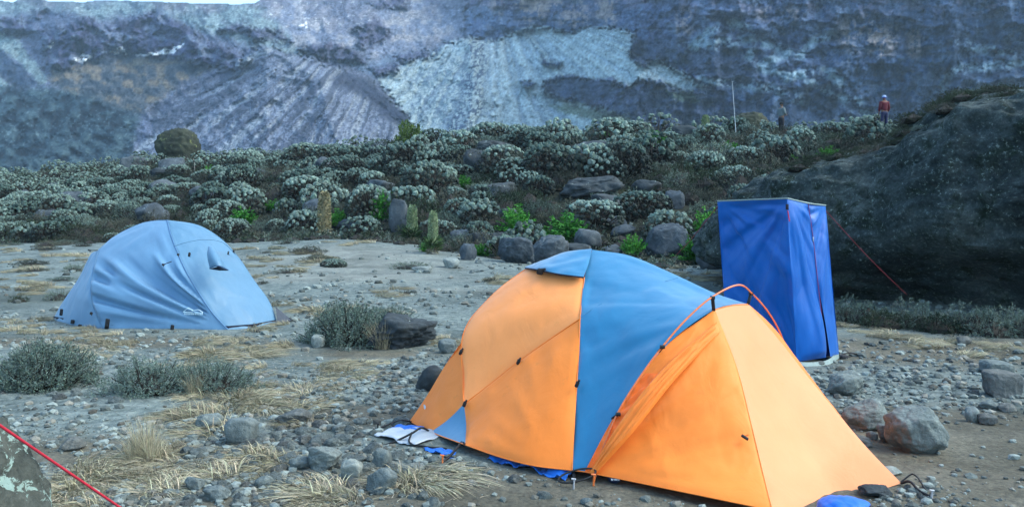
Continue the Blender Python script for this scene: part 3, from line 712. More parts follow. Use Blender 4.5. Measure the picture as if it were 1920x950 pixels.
    # inner tent base; shade of the gap under the fly put into its colour
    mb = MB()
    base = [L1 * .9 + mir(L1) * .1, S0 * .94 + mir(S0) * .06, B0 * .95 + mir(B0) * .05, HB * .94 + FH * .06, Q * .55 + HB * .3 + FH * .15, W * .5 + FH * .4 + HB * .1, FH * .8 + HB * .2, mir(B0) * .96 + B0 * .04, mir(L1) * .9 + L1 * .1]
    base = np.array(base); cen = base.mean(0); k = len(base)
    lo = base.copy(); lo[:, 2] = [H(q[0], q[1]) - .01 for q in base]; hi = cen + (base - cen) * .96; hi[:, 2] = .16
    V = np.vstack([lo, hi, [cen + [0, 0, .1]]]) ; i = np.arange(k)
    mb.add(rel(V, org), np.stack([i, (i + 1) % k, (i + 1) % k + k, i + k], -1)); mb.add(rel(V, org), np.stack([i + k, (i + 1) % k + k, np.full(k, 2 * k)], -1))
    part("inner_tent_shade", t, mb, [M_DARK], smooth=False)
    # straps and pegs
    def strap(pts, r=.006, mt=M_BLACK, name="guy_strap"):
        return tube_part(name, t, org, [np.array(q) for q in pts], r, mt, n=5)
    def g(px, py, dz=.01): q = G(px, py); q[2] += dz; return q
    strap([L0, g(745, 797, .03), g(722, 801), g(706, 804, -.01)], .007); strap([L0 + [.02, -.02, 0], g(752, 800, .05), g(735, 802, .03), g(741, 806)], .006)
    strap([L1, g(790, 818, .06), g(772, 826, .05), g(740, 831), g(716, 834, -.01)], .008); strap([g(772, 824, .05), g(768, 836, .02), g(800, 840), g(838, 844)], .007)
    strap([S0, g(866, 843, .05), g(846, 858, .02), g(830, 868, .0)], .009)
    strap([B0 + [.01, 0, 0], g(1076, 893, .03), g(1075, 908, .0)], .012)
    a = np.linspace(0, 2 * math.pi, 17); cc = G(1082, 908)
    strap([cc + [.11 * math.cos(q), .05 * math.sin(q), .05 + .03 * math.sin(q + 1)] for q in a], .006)
    for (px, py, hh, mt) in ((1075, 916, .06, M_METAL), (829, 868, .05, M_POLE), (708, 804, .04, M_BLACK), (1112, 910, .07, M_POLE), (1745, 936, .05, M_METAL)):
        c = G(px, py); mb = MB(); tube(mb, rel([c + [0, 0, -.05], c + [.004, -.01, hh]], org), .006, 6); tube(mb, rel([c + [-.012, -.01, hh], c + [.014, -.01, hh - .004]], org), .006, 6)
        part("peg", t, mb, [mt])
    strap([W, g(1706, 915, .04), g(1722, 925, .02), g(1745, 935, .01)], .008)
    strap([W + [0, .0, .01], g(1712, 909, .06), g(1738, 928, .02)], .005)
    return t, B0
TENT, _ = build_orange_tent()

def cloth(name, pts_px, mt, label, cat, amp=.02, lift=.02, f=6, n=30):
    """crumpled sheet lying on the ground; corners given where they lie"""
    c = [G(*q) for q in pts_px]
    org = np.mean(c, axis=0)
    S, F, SS = coons([c[0], c[1]], [c[3], c[2]], [c[0], c[3]], [c[1], c[2]], n, n // 2)
    S[:, 2] = height(S[:, 0], S[:, 1]) + lift * .3 + amp * np.abs(fbm(S[:, 0] * f, S[:, 1] * f * 1.6, 3, 3)) * 2
    S[:, 0] += .03 * fbm(S[:, 0] * 5, S[:, 1] * 5, 9, 2); S[:, 1] += .03 * fbm(S[:, 0] * 6, S[:, 1] * 6, 19, 2)
    mb = MB(); mb.add(S - org, F); o = link(name, mb.mesh(name, [mt], True, False), None, org, label=label, category=cat)
    m = o.modifiers.new("t", 'SOLIDIFY'); m.thickness = .003
    return o
def inside(x, y, poly):
    p = np.array(poly, float); q = np.roll(p, -1, 0); r = np.zeros(np.shape(x), bool)
    for (ax, ay), (bx, by) in zip(p, q): r ^= ((ay > y) != (by > y)) & (x < (bx - ax) * (y - ay) / ((by - ay) or 1e-9) + ax)
    return r
FOOT = [[(-.85, 6.25), (-.7, 5.75), (-.38, 5.3), (.33, 4.72), (.5, 4.6), (1.38, 4.08), (2.40, 4.70), (2.3, 6.3), (1.8, 6.9), (.3, 7.7)],
        [(-6.95, 12.1), (-5.6, 10.95), (-4.5, 10.8), (-3.8, 10.8), (-3.25, 11.6), (-3.6, 13.5), (-4.9, 14.1), (-6.5, 13.5)], [(2.3, 9.3), (2.88, 8.25), (3.7, 8.8), (3.1, 9.9)]]
SHEET = [G(*q)[:2] for q in ((690, 822), (800, 850), (915, 870), (1060, 910), (1085, 885), (930, 845), (860, 812), (742, 798))]
def under_tent(x, y): return inside(x, y, SHEET) | inside(x, y, FOOT[0]) | inside(x, y, FOOT[1]) | inside(x, y, FOOT[2])
def build_sheets():
    cloth("tarp_sheet", [(702, 820), (784, 838), (840, 815), (746, 803)], M_TARPW, "white crumpled plastic sheet poking out at the left corner of the orange tent", "tarp", .018, .02)
    cloth("tarp_sheet", [(735, 806), (790, 812), (800, 800), (745, 801)], M_TARPB, "small blue corner of tarp behind the white crumpled sheet", "tarp", .015, .03)
    cloth("tarp_strip", [(796, 848), (846, 862), (852, 850), (800, 838)], M_TARPB, "short frayed blue tarp strip near the orange tent's left end", "tarp", .014, .012, 14)
    cloth("tarp_strip", [(915, 862), (1060, 905), (1078, 885), (930, 850)], M_TARPB, "long frayed blue tarp strip below the orange and blue fly", "tarp", .035, .012, 11, 44)
    # blue stuffed bag at the porch
    c = G(1582, 966); V, F = ICO[4]; d = V.copy()
    n_ = 1 + .16 * fbm(d[:, 0] * 2.2, d[:, 1] * 2.2, d[:, 2] * 2.2, 3) - .10 * np.abs(fbm(d[:, 0] * 5, d[:, 1] * 5, d[:, 2] * 3, 3))
    W_ = V * n_[:, None] * np.array([.14, .12, .055]); W_[:, 2] += .035
    mb = MB(); mb.add(W_, F); b = thing("stuffed_bag", "bright blue stuffed bag lying under the porch tip of the orange tent", "bag", c)
    part("bag_body", b, mb, [M_TARPB]); mb = MB(); tube(mb, catmull([[.02, -.11, .03], [.08, -.10, .06], [.13, -.04, .06], [.14, .02, .03]], 12), .006, 5); part("drawcord", b, mb, [M_BLACK])
    # things in the porch: boot-like dark pouch and a scrap
    mb = MB(); V, F = ICO[3]; c = G(1152, 905); W_ = V * (1 + .15 * fbm(V[:, 0] * 2, V[:, 1] * 2, V[:, 2] * 2, 2))[:, None] * np.array([.045, .05, .035]); W_[:, 2] += .03
    mb.add(W_, F); box(mb, (0, -.045, .03), (.05, .01, .012), bev=.003, mi=1)
    link("small_pouch", mb.mesh("small_pouch", [plain("navy_cordura", (.01, .02, .06), .6), M_WHITE], True, False), None, c, label="small navy pouch lying under the edge of the orange porch", category="pouch")
build_sheets()

# ------------------------------------------------------------------ grey-blue dome tent
def build_left_tent():
    org = np.array([-4.7, 12.0, 0.0])
    t = thing("dome_tent", "grey-blue dome tent standing alone on the gravel at the left", "tent", org)
    T = P(314, 413, 12.0)
    BL_ = P(97, 603, 12.0); BF = P(205, 619, 11.05); B2 = P(320, 621, 10.95); CF = P(430, 620, 10.95); BR = P(520, 607, 11.6)
    seamc = [CF, P(400, 588, 11.0), P(374, 550, 11.08), P(350, 510, 11.2), P(332, 470, 11.45), P(320, 438, 11.7), T]
    seaml = [BF + [-.12, .05, 0], P(172, 560, 11.3), P(174, 515, 11.55), P(185, 468, 11.85)]
    silL = [BL_, P(115, 570, 12.0), P(148, 520, 12.0), P(170, 478, 12.0), seaml[-1]]
    silT = [seaml[-1], P(215, 443, 12.0), P(262, 420, 12.05), P(290, 414, 12.05), T]
    silR = [BR, P(505, 566, 11.8), P(476, 525, 11.95), P(445, 480, 12.05), P(412, 446, 12.1), P(370, 422, 12.1), T]
    out = np.array([0, -1, .4]); lab = dict(parent=t, org=org)
    fold = radial(P(455, 628, 10.9), 0, .095, 30, .35, 2.2, 5)
    def folds(S, u, v):                       # sagging diagonal folds in the lower half
        return fold(S, u, v) * sstep(1.05, .65, S[..., 2]) * sstep(.05, .3, S[..., 2]) * sstep(-4.35, -4.6, -S[..., 0] * 0 + S[..., 0] - .3)
    w1 = wrk(.010, 2.2, 2)
    panel("fly_front_panel", mt=M_GB, bot=[seaml[0], BF, B2, CF], top=[seaml[-1]] + silT[1:], left=seaml, right=seamc, bulge=.06, wr=add_w(w1, folds, radial(T, 0, .010, 12, .2, .8, 3)), out=out, n=70, m=60, **lab)
    panel("fly_door_panel", mt=M_GBP, bot=[CF, P(478, 620, 11.15), BR], top=[T - [.003, 0, 0], T], left=seamc[:-1] + [T - [.003, 0, 0]], right=silR, bulge=.05, wr=add_w(wrk(.012, 3.2, 6, (1.6, 1.6, .5)), radial(T, 0, .012, 12, .2, .9, 8)), out=np.array([.3, -1, .4]), n=44, m=60, **lab)
    panel("fly_side_panel", mt=M_GB, bot=[BL_, P(150, 616, 11.4), seaml[0]], top=[silL[-1], seaml[-1] + .002], left=silL, right=seaml[:-1] + [seaml[-1] + .002], bulge=.03, wr=wrk(.02, 3, 4, (1.5, 1.5, .5)), out=np.array([-.6, -1, .2]), n=24, m=36, **lab)
    bb = [BL_, np.array([-6.3, 13.3, .03]), np.array([-5.2, 13.6, .03]), np.array([-4.25, 13.0, .03]), BR]
    full_l = silL[:-1] + silT
    panel("fly_back_panel", mt=M_GBP, bot=bb, top=[T - [.002, 0, 0], T + [.002, 0, 0]], left=full_l[:-1] + [T - [.002, 0, 0]], right=silR[:-1] + [T + [.002, 0, 0]], bulge=.0, wr=w1, out=np.array([0, 1, .4]), n=40, m=40, **lab)
    # eyebrow seam over the door and its window awning
    eye = [P(329, 463, 11.4), P(350, 456, 11.42), P(385, 450, 11.55), P(420, 455, 11.75), P(445, 478, 12.0)]
    eyeo = [q + np.array([.0, -.07, .01]) for q in eye]
    tube_part("seam", t, org, eyeo, .005, M_GBP, n=5)
    tube_part("seam", t, org, np.array(seamc) + [.0, -.012, .004], .007, plain("dark_blue_seam_tape", (.10, .20, .36), .6), n=5)
    tube_part("seam", t, org, np.array(seaml) + [.0, -.012, .0], .005, M_GB, n=5)
    tube_part("seam", t, org, silT, .006, M_GB, n=5); tube_part("seam", t, org, silR, .006, M_GBP, n=5)
    a0, a1 = P(390, 462, 11.35), P(398, 460, 11.38)
    b0, b1, bm = P(393, 503, 11.12), P(428, 506, 11.16), P(409, 498, 11.0)
    aw = panel("window_awning", mt=M_GBP, bot=[b0, bm, b1], top=[a0, a1], left=[b0, P(389, 482, 11.2), a0], right=[b1, P(410, 480, 11.22), a1], bulge=.03, wr=wrk(.006, 6, 3), out=out, n=14, m=18, **lab)
    mb = MB(); q = [b0 + [0, .0, -.008], bm + [0, .02, -.006], b1 + [0, .0, -.008], P(411, 507, 11.16)]
    mb.add(rel(q, org), np.array([[0, 3, 1], [1, 3, 2]])); part("window_mesh", t, mb, [M_DARK], smooth=False)
    tube_part("awning_edge", aw, org, [b0, bm, b1], .008, plain("dark_blue_edge", (.03, .07, .16), .6), n=5)
    for (px, py, Y, sx, sz) in ((334, 477, 11.15, .03, .03), (355, 477, 11.05, .03, .06), (428, 474, 11.5, .02, .05), (438, 471, 11.75, .025, .03), (306, 496, 11.05, .035, .03), (171, 587, 11.1, .035, .035), (201, 607, 11.0, .055, .15), (323, 614, 10.85, .045, .08), (115, 585, 11.6, .04, .1), (168, 469, 11.9, .05, .02), (136, 603, 11.5, .05, .06), (150, 611, 11.3, .05, .05)):
        p = P(px, py, Y); mb = MB(); box(mb, rel(p, org), (sx, .025, sz), Euler((.2, .2, .1)).to_matrix(), bev=.006); tube(mb, rel([p + [0, -.01, 0], p + [.02, -.02, -.03]], org), .005, 5)
        part("fly_buckle", t, mb, [M_BLACK])
    tube_part("guy_cord", t, org, [P(306, 496, 11.0), P(314, 493, 10.98), P(322, 490, 10.98)], .006, M_BLACK, n=5)
    tube_part("guy_cord", t, org, [P(168, 469, 11.9), P(176, 469, 11.8), P(184, 469, 11.8)], .005, M_BLACK, n=5)
    # printed outline of a mountain range over two lines of small lettering
    mb = MB(); Y = 10.94
    def pr(px, py): return P(px, py, 10.985 - .0011 * (px - 365)) + np.array([0, -.035 - (620 - py) * .0012, 0])
    zz = [(348, 583), (353, 579), (357, 576), (360, 577), (364, 579), (367, 581), (371, 580), (376, 579), (380, 581), (384, 584)]
    tube(mb, rel(catmull([pr(*q) for q in zz], 30), org), .0045, 4); tube(mb, rel([pr(348, 583.5), pr(366, 584.2)], org), .004, 4); tube(mb, rel([pr(369, 584.2), pr(384, 585)], org), .004, 4)
    for k in range(11):
        x = 349.5 + k * 3.1 + (1 if k > 5 else 0); tube(mb, rel([pr(x, 586.4), pr(x + 2.1, 586.6)], org), .0065, 4)
        tube(mb, rel([pr(x + .3, 588.2), pr(x + 1.9, 588.3)], org), .004, 4)
    part("printed_logo", t, mb, [plain("pale_print", (.62, .78, .85), .6)])
    # stretched corner at the right
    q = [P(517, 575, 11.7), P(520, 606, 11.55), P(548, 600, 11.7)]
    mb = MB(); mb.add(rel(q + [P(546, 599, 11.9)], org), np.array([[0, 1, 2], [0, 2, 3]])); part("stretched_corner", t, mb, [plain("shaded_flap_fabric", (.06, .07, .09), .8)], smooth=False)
    tube_part("guy_cord", t, org, [P(517, 576, 11.7), P(535, 592, 11.7), P(555, 603, 11.7)], .008, M_BLACK, n=5)
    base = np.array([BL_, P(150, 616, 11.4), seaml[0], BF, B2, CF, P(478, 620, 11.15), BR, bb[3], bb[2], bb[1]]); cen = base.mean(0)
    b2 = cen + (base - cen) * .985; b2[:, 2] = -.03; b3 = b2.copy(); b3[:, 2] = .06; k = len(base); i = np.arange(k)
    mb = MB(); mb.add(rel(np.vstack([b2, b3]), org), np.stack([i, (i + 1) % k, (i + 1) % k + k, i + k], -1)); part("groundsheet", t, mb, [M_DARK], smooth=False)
build_left_tent()

# ------------------------------------------------------------------ toilet tent
def build_toilet_tent():
    org = G(1500, 684); t = thing("toilet_tent", "tall royal-blue box-shaped toilet tent in front of the huge dark boulder", "tent", org)
    Tn, Tl, Tr = P(1476, 373, 8.4), P(1345, 378, 9.25), P(1548, 386, 8.95)
    Bn, Bl, Br = P(1494, 684, 8.42), P(1364, 650, 9.3), P(1573, 680, 8.9)
    Bn[2] = .04; Bl[2] = .04; Br[2] = .04
    Tb = Tl + Tr - Tn; Bb = Bl + Br - Bn
    lab = dict(parent=t, org=org)
    ln = [Bn, P(1487, 560, 8.40), P(1479, 440, 8.36), Tn]
    fw = add_w(wrk(.014, 1.6, 1), radial(Tn, 0, .032, 7, .1, 1.1, 2), radial(Tl, 0, .03, 8, .1, 1.2, 7), radial(Bn, 0, .02, 8, .2, 1.0, 5), lambda S, u, v: -.05 * np.sin(np.pi * u) * sstep(.3, .9, v))
    panel("left_wall", mt=M_RB, bot=[Bl, (Bl + Bn) / 2 + [0, 0, .01], Bn], top=[Tl, Tn], left=[Bl, P(1357, 545, 9.28), P(1350, 440, 9.27), Tl], right=ln, wr=fw, out=np.array([-.8, -.6, 0]), n=60, m=80, keep=.04, **lab)
    # door wall: split by a zip, the seam curling inwards near the foot
    zT = P(1515, 382, 8.66); zip_ = [P(1549, 684, 8.62), P(1541, 600, 8.64), P(1532, 520, 8.64), P(1524, 445, 8.64), zT]
    zip_[0][2] = .05
    w2 = add_w(wrk(.03, 2.0, 9, (1, 1, .5)), radial(Tn, 0, .025, 8, .1, 1.1, 4), lambda S, u, v: .035 * np.sin(np.pi * u) * np.sin(v * 6 + 1))
    panel("door_wall", mt=M_RB, bot=[Bn, zip_[0]], top=[Tn, zT], left=ln, right=zip_, wr=w2, out=np.array([.6, -.8, 0]), bulge=.05, n=34, m=80, keep=.05, **lab)
    z2 = [q + np.array([.008, .03, 0]) for q in zip_]; z2[0] = z2[0] + np.array([.05, .0, .0]); z2[1] = z2[1] + np.array([.035, 0, 0])
    panel("door_panel", mt=M_RB, bot=[z2[0], Br], top=[z2[-1], Tr], left=z2, right=[Br, P(1562, 560, 8.92), P(1554, 450, 8.94), Tr], wr=add_w(wrk(.025, 2.2, 4, (1, 1, .5)), radial(Tr, 0, .03, 8, .05, .8, 4)), out=np.array([.6, -.8, 0]), bulge=.03, n=24, m=80, keep=.06, **lab)
    mb = MB(); S, F, _ = coons([zip_[0] + [0, .05, 0], z2[0] + [0, .05, 0]], [zT + [-.02, .05, 0], zT + [.03, .06, 0]], [q + [-.02, .05, 0] for q in zip_], [q + [.03, .06, 0] for q in z2[:-1]] + [zT + [.03, .06, 0]], 4, 30)
    mb.add(rel(S, org), F); part("dark_lining", t, mb, [plain("navy_lining", (.004, .012, .08), .9)])
    mb = MB(); tube(mb, rel(catmull(zip_[1:], 20) + [0, -.008, 0], org), .004, 4); part("zip", t, mb, [plain("red_zip_tape", (.20, .03, .14), .7)])
    mb = MB(); box(mb, rel(zip_[3] + [0, -.012, -.02], org), (.012, .008, .05), bev=.002); part("zip_pull", t, mb, [M_METAL])
    panel("right_wall", mt=M_RB, bot=[Br, Bb], top=[Tr, Tb], left=[Br, Tr], right=[Bb, Tb], wr=wrk(.02, 2, 7), out=np.array([.8, .6, 0]), n=20, m=30, **lab)
    panel("back_wall", mt=M_RB, bot=[Bb, Bl], top=[Tb, Tl], left=[Bb, Tb], right=[Bl, Tl], wr=wrk(.02, 2, 8), out=np.array([-.6, .8, 0]), n=20, m=30, **lab)
    panel("roof", mt=M_GREYF, bot=[Tn + [0, 0, .004], Tr + [0, 0, .004]], top=[Tl + [0, 0, .004], Tb + [0, 0, .004]], left=[Tn + [0, 0, .004], Tl + [0, 0, .004]], right=[Tr + [0, 0, .004], Tb + [0, 0, .004]], bulge=.03, out=np.array([0, 0, 1]), n=16, m=16, **lab)
    for q in ((Tl, Tn), (Tn, zT, Tr), (Tr, Tb), (Tb, Tl)):
        tube_part("roof_pole", t, org, [p + np.array([0, 0, .006]) for p in q], .009, M_GREYF, n=6)
    # groundsheet bulging out under the near corner
    g = [Bn + [-.12, .08, -.04], P(1500, 692, 8.33), P(1550, 690, 8.45), Br + [.0, -.02, -.04]]
    S, F, _ = coons([q * [1, 1, 0] + [0, 0, H(q[0], q[1])] for q in g], [q + [0, .05, .07] for q in g], [g[0] * [1, 1, 0], g[0] + [0, .05, .07]], [g[-1] * [1, 1, 0], g[-1] + [0, .05, .07]], 20, 5)
    mb = MB(); mb.add(rel(S, org), F); part("groundsheet", t, mb, [M_GREYF])
    tube_part("red_tape", t, org, [P(1477, 395, 8.33), P(1480, 415, 8.34)], .006, M_REDROPE, n=5)
    mb = MB(); box(mb, rel(P(1476, 388, 8.34), org), (.03, .015, .06), bev=.004); part("corner_tab", t, mb, [M_DARK])
    gy = lambda a, b, r=.008: tube_part("guy_cord", t, org, [a, (a + b) / 2 + [0, 0, -.03], b], r, M_DIMROPE, n=5)
    e = P(1700, 552, 11.2); gy(Tr + [0, 0, -.05], e, .0035)
    gy(Tl + [0, 0, -.06], P(1262, 484, 15.0), .005)
    a = Br + [.0, 0, -.02]; tube_part("guy_cord", t, org, [a, G(1590, 670) + [0, 0, .05], G(1612, 668) + [0, 0, .02]], .010, M_BLACK, n=5)
    mb = MB(); c = G(1582, 672); box(mb, rel(c + [0, 0, .02], org), (.10, .06, .04), Euler((0, 0, .4)).to_matrix(), bev=.012); part("corner_weight", t, mb, [plain("dark_sandbag", (.03, .03, .035), .9)])
build_toilet_tent()

def build_guy_rope():
    p1, p2 = P(0, 797, 3.0), P(226, 951, 3.6); d = p2 - p1
    end = p2 + d * (p2[2] / -d[2]) * 1.0; start = p1 - d * 1.9
    o = thing("guy_rope", "taut red guy rope crossing the near left corner of the picture", "rope", end)
    mb = MB(); q = np.array([start, p1, p2, end]); tt = np.linspace(0, 1, 60)[:, None]; L = start * (1 - tt) + end * tt
    tube(mb, L - end, .0055, 7)
    a = tt[:, 0] * 400
    part("cord", o, mb, [M_REDROPE])
    mb = MB(); tube(mb, [[0, 0, -.1], [.03, .05, .05]], .006, 6); part("peg", o, mb, [M_METAL])
    pole = thing("wooden_pole", "wooden pole that holds the red guy rope, outside the picture", "pole", (start[0], start[1], 0))
    mb = MB(); tube(mb, [[0, 0, -.1], [0, 0, start[2] + .1]], [.03, .025], 9); part("shaft", pole, mb, [plain("weathered_wood", (.12, .09, .06), .9)])
build_guy_rope()
# ================================================================== ROCKS
def rock_shape(seed, sub=3, dims=(1, 1, 1), cuts=12, rough=.08, round_=.3):
    rg = np.random.default_rng(seed); V, F = ICO[sub]; d = V.copy()
    cuts = cuts + 5
    nrm = rg.normal(size=(cuts, 3)); nrm /= np.linalg.norm(nrm, axis=1)[:, None]; dist = rg.uniform(.50, .82, cuts)
    w = d + .10 * np.column_stack([vnoise(d[:, 0] * 2.2 + seed + k * 7, d[:, 1] * 2.2, d[:, 2] * 2.2) for k in range(3)])
    dots = w @ nrm.T
    rr = np.where(dots > .05, dist / np.maximum(dots, .05), 9.0).min(axis=1); rr = np.minimum(rr, 1.0)
    r = rr * (1 - round_ * .3) + round_ * .3 * .8
    r = r * (1 + rough * .8 * fbm(d[:, 0] * 1.7 + seed, d[:, 1] * 1.7, d[:, 2] * 1.7, 3) + rough * .55 * (1 - 2 * np.abs(fbm(d[:, 0] * 3.5, d[:, 1] * 3.5 + seed, d[:, 2] * 3.5, 3))) + rough * .30 * fbm(d[:, 0] * 11, d[:, 1] * 11 + seed, d[:, 2] * 11, 2))
    W_ = d * r[:, None]
    lo, hi = W_.min(0), W_.max(0); W_ = (W_ - (lo + hi) / 2) / (hi - lo) * np.array(dims)
    return W_, F
LICH = (.36, .42, .38)
M_RG = rock_mat("grey_lava_rock", (.09, .105, .105), (.24, .265, .255), (.34, .37, .34), .66, bumps=.9)
M_RGB = rock_mat("grey_brown_lava_rock", (.075, .078, .075), (.20, .20, .19), (.30, .31, .29), .66, bumps=.9)
M_RDK = rock_mat("dark_lichen_rock", (.020, .025, .030), (.072, .082, .090), LICH, .64, 1.6, 4.5)
M_RPALE = rock_mat("pale_stone", (.19, .205, .19), (.33, .345, .32), None, bumps=.9)
M_RHILL = rock_mat("blue_grey_boulder", (.032, .040, .050), (.115, .130, .145), (.28, .33, .32), .63, 1.2, 3.0, bd=.04)
M_RMOSS = rock_mat("mossy_boulder", (.018, .022, .018), (.060, .065, .045), (.13, .15, .06), .60, .8, 1.6, bd=.05)
M_NEARL = rock_mat("lichen_covered_boulder", (.03, .034, .030), (.11, .115, .10), (.25, .33, .29), .55, 4, 9.5, bd=.02, bumps=.9)

def place_rock(name, label, cat, px, py, wpx, hpx, seed, mt, dep=.8, sub=4, cuts=9, rough=.08, rz=0., group=None, round_=.5, sink=.14, boxy=.82):
    g = G(px, py); Y = g[1]; wd = wpx / FPX * Y; ht = max(hpx / FPX * Y * .6, P(px, py - hpx, Y)[2] - g[2])
    W_, F = rock_shape(seed, sub, (1, 1, 1), cuts, rough, round_)
    W_ = np.sign(W_) * (np.abs(W_) * 2) ** boxy / 2 * np.array([wd, wd * dep, ht * (1 + sink)])
    W_[:, 2] += ht * (1 + sink) / 2 - ht * sink
    W_[:, 1] += wd * dep * .35
    mb = MB(); mb.add(W_, F)
    return link(name, mb.mesh(name, [mt], True, False), None, g, (0, 0, rz), label=label, category=cat, group=group)

ROCKS = [  # label, px, base py, width, height, material, seed
 ("upright grey stone slab amid straw grass in the left foreground", 446, 836, 60, 50, M_RG, 3, 'rock'),
 ("wedge-shaped grey rock in the foreground rubble, left of the pale round one", 604, 886, 66, 46, M_RG, 11, 'rock'),
 ("pale whitish rounded rock among the foreground rubble", 657, 902, 42, 38, M_RPALE, 5, 'rock'),
 ("broad grey rock right of the pale whitish one in the foreground", 714, 926, 60, 46, M_RG, 17, 'rock'),
 ("blocky grey rock between the foreground rubble and the white plastic sheet", 715, 878, 38, 36, M_RG, 6, 'rock'),
 ("flat dark rock at the upper edge of the foreground rubble", 546, 797, 66, 26, M_RGB, 7, 'rock'),
 ("long low grey rock at the left end of the foreground rubble, under straw grass", 562, 884, 44, 26, M_RG, 28, 'rock'),
 ("pale cube-like stone left of the foot of the mossy boulder", 595, 652, 27, 24, M_RPALE, 8, 'rock'),
 ("angular grey rock beside the foreground straw, left of the upright slab", 388, 806, 52, 26, M_RG, 9, 'rock'),
 ("grey rock near the bottom edge of the picture, left of two others", 362, 921, 42, 26, M_RG, 10, 'rock'),
 ("bluish rock at the bottom edge in front of the straw grass", 402, 942, 46, 28, M_RG, 12, 'rock'),
 ("small blue-grey rock near the bottom, right of the bluish pair", 491, 914, 34, 20, M_RG, 13, 'rock'),
 ("dark brown low rock on bare dirt behind the near lichen boulder", 130, 848, 42, 26, M_RGB, 14, 'rock'),
 ("dark rounded boulder tucked behind the left corner of the orange tent", 806, 735, 58, 50, M_RDK, 15, 'rock'),
 ("small pale boulder in the gravel behind the orange tent corner", 838, 662, 36, 26, M_RG, 16, 'rock'),
 ("pale flat stone in front of the low grey bush by the track", 790, 511, 38, 12, M_RPALE, 18, 'rock'),
 ("pale pointed stone at the right end of the low grey bush by the track", 846, 503, 34, 20, M_RPALE, 19, 'rock'),
 ("brownish rounded boulder just right of the orange porch, furthest of three", 1590, 744, 72, 46, M_RG, 20, 'rock'),
 ("pale tan boulder in the middle of the three right of the orange porch", 1632, 808, 90, 56, M_RG, 21, 'rock'),
 ("largest grey boulder on the dirt right of the orange tent", 1731, 854, 112, 90, M_RG, 22, 'rock'),
 ("small pale stone wedged left of the largest boulder on the right", 1666, 832, 38, 36, M_RG, 23, 'rock'),
 ("smallest stone beside the wedged pale one, right of the orange porch", 1638, 824, 22, 14, M_RG, 24, 'rock'),
 ("grey stone half hidden by the right edge of the orange porch", 1620, 838, 40, 18, M_RGB, 25, 'rock'),
 ("square-cut boulder at the right edge of the picture, the nearer of two", 1886, 745, 66, 48, M_RGB, 26, 'rock'),
 ("flat-topped boulder at the right edge behind the square-cut one", 1880, 702, 62, 24, M_RG, 27, 'rock'),
 ("egg-shaped pale stone standing on the dirt at the right", 1826, 792, 27, 29, M_RPALE, 29, 'rock'),
 ("brown rough stone touching the egg-shaped pale one", 1856, 798, 34, 22, M_RGB, 30, 'rock'),
 ("low blue-grey stone below the square-cut boulder", 1862, 768, 40, 15, M_RG, 31, 'rock'),
 ("dark pebble-like stone near the right edge, right of the low blue-grey one", 1893, 774, 30, 16, M_RGB, 32, 'rock'),
 ("small brown stone in the dirt in front of the plants at the huge boulder", 1811, 648, 30, 17, M_RGB, 33, 'rock'),
 ("dark stone lying under the tip of the orange porch", 1650, 936, 64, 22, M_RDK, 34, 'rock'),
 ("pale flat slab behind the tip of the orange porch", 1672, 892, 50, 12, M_RPALE, 35, 'rock'),
 ("grey stone at the bottom edge below the broad grey rock", 1100, 948, 24, 12, M_RG, 36, 'rock'),
 ("pointed grey boulder at the foot of the thicket right of the lobelias", 877, 488, 34, 32, M_RHILL, 37, 'boulder'),
 ("dark boulder at the foot of the slope behind the hood of the orange tent", 968, 494, 70, 50, M_RHILL, 38, 'boulder'),
 ("big grey boulder touching the bright green clump above the orange tent", 1030, 494, 76, 54, M_RHILL, 39, 'boulder'),
 ("smooth rounded boulder directly above the top of the orange tent", 1103, 472, 54, 44, M_RHILL, 40, 'boulder'),
 ("small boulder low at the slope's foot right of the smooth rounded one", 1148, 484, 44, 26, M_RHILL, 41, 'boulder'),
 ("flat pale-topped boulder above the gap between tent and toilet tent", 1170, 446, 50, 26, M_RHILL, 42, 'boulder'),
 ("large patchy boulder left of the toilet tent at the slope's foot", 1255, 482, 84, 64, M_RHILL, 43, 'boulder'),
 ("rounded dark boulder beside the left wall of the toilet tent", 1331, 505, 52, 56, M_RHILL, 44, 'boulder'),
 ("upright bluish standing slab left of the two green lobelias", 746, 434, 36, 62, M_RHILL, 45, 'boulder'),
 ("long dark rock outcrop half way up the slope above the orange tent", 1112, 372, 126, 44, M_RDK, 46, 'boulder'),
 ("dark boulder among bushes at the right end of the long outcrop", 1215, 366, 60, 30, M_RDK, 47, 'boulder'),
 ("dome-shaped brown boulder standing on the ridge at the left", 325, 287, 84, 50, M_RMOSS, 48, 'boulder'),
 ("yellow-green mossy boulder on the ridge above the toilet tent", 1410, 247, 84, 40, M_RMOSS, 49, 'boulder'),
 ("dark bluish boulder low between the brown and green lobelias", 655, 428, 56, 18, M_RHILL, 50, 'boulder'),
 ("bluish boulder showing between bushes above the standing slab", 708, 370, 60, 34, M_RHILL, 51, 'boulder'),
 ("bluish boulder on the upper slope near the olive bush", 802, 290, 40, 22, M_RHILL, 52, 'boulder'),
 ("blue-grey flat boulder on the ridge left of the huge boulder", 1598, 312, 78, 20, M_RHILL, 53, 'boulder'),
 ("small dark boulder between shrubs above the rounded one", 1155, 430, 44, 26, M_RHILL, 54, 'boulder'),
 ("dark upright boulder in the shrubs left of the toilet tent's top", 1265, 392, 44, 36, M_RHILL, 55, 'boulder'),
 ("broad dark boulder crowning the slope above the long outcrop", 1050, 262, 70, 34, M_RDK, 56, 'boulder'),
 ("purplish boulder among bushes on the upper slope, centre", 930, 296, 86, 34, M_RDK, 57, 'boulder'),
 ("rough round boulder on the upper slope left of the toilet tent's pole", 1285, 262, 50, 28, M_RDK, 58, 'boulder'),
]
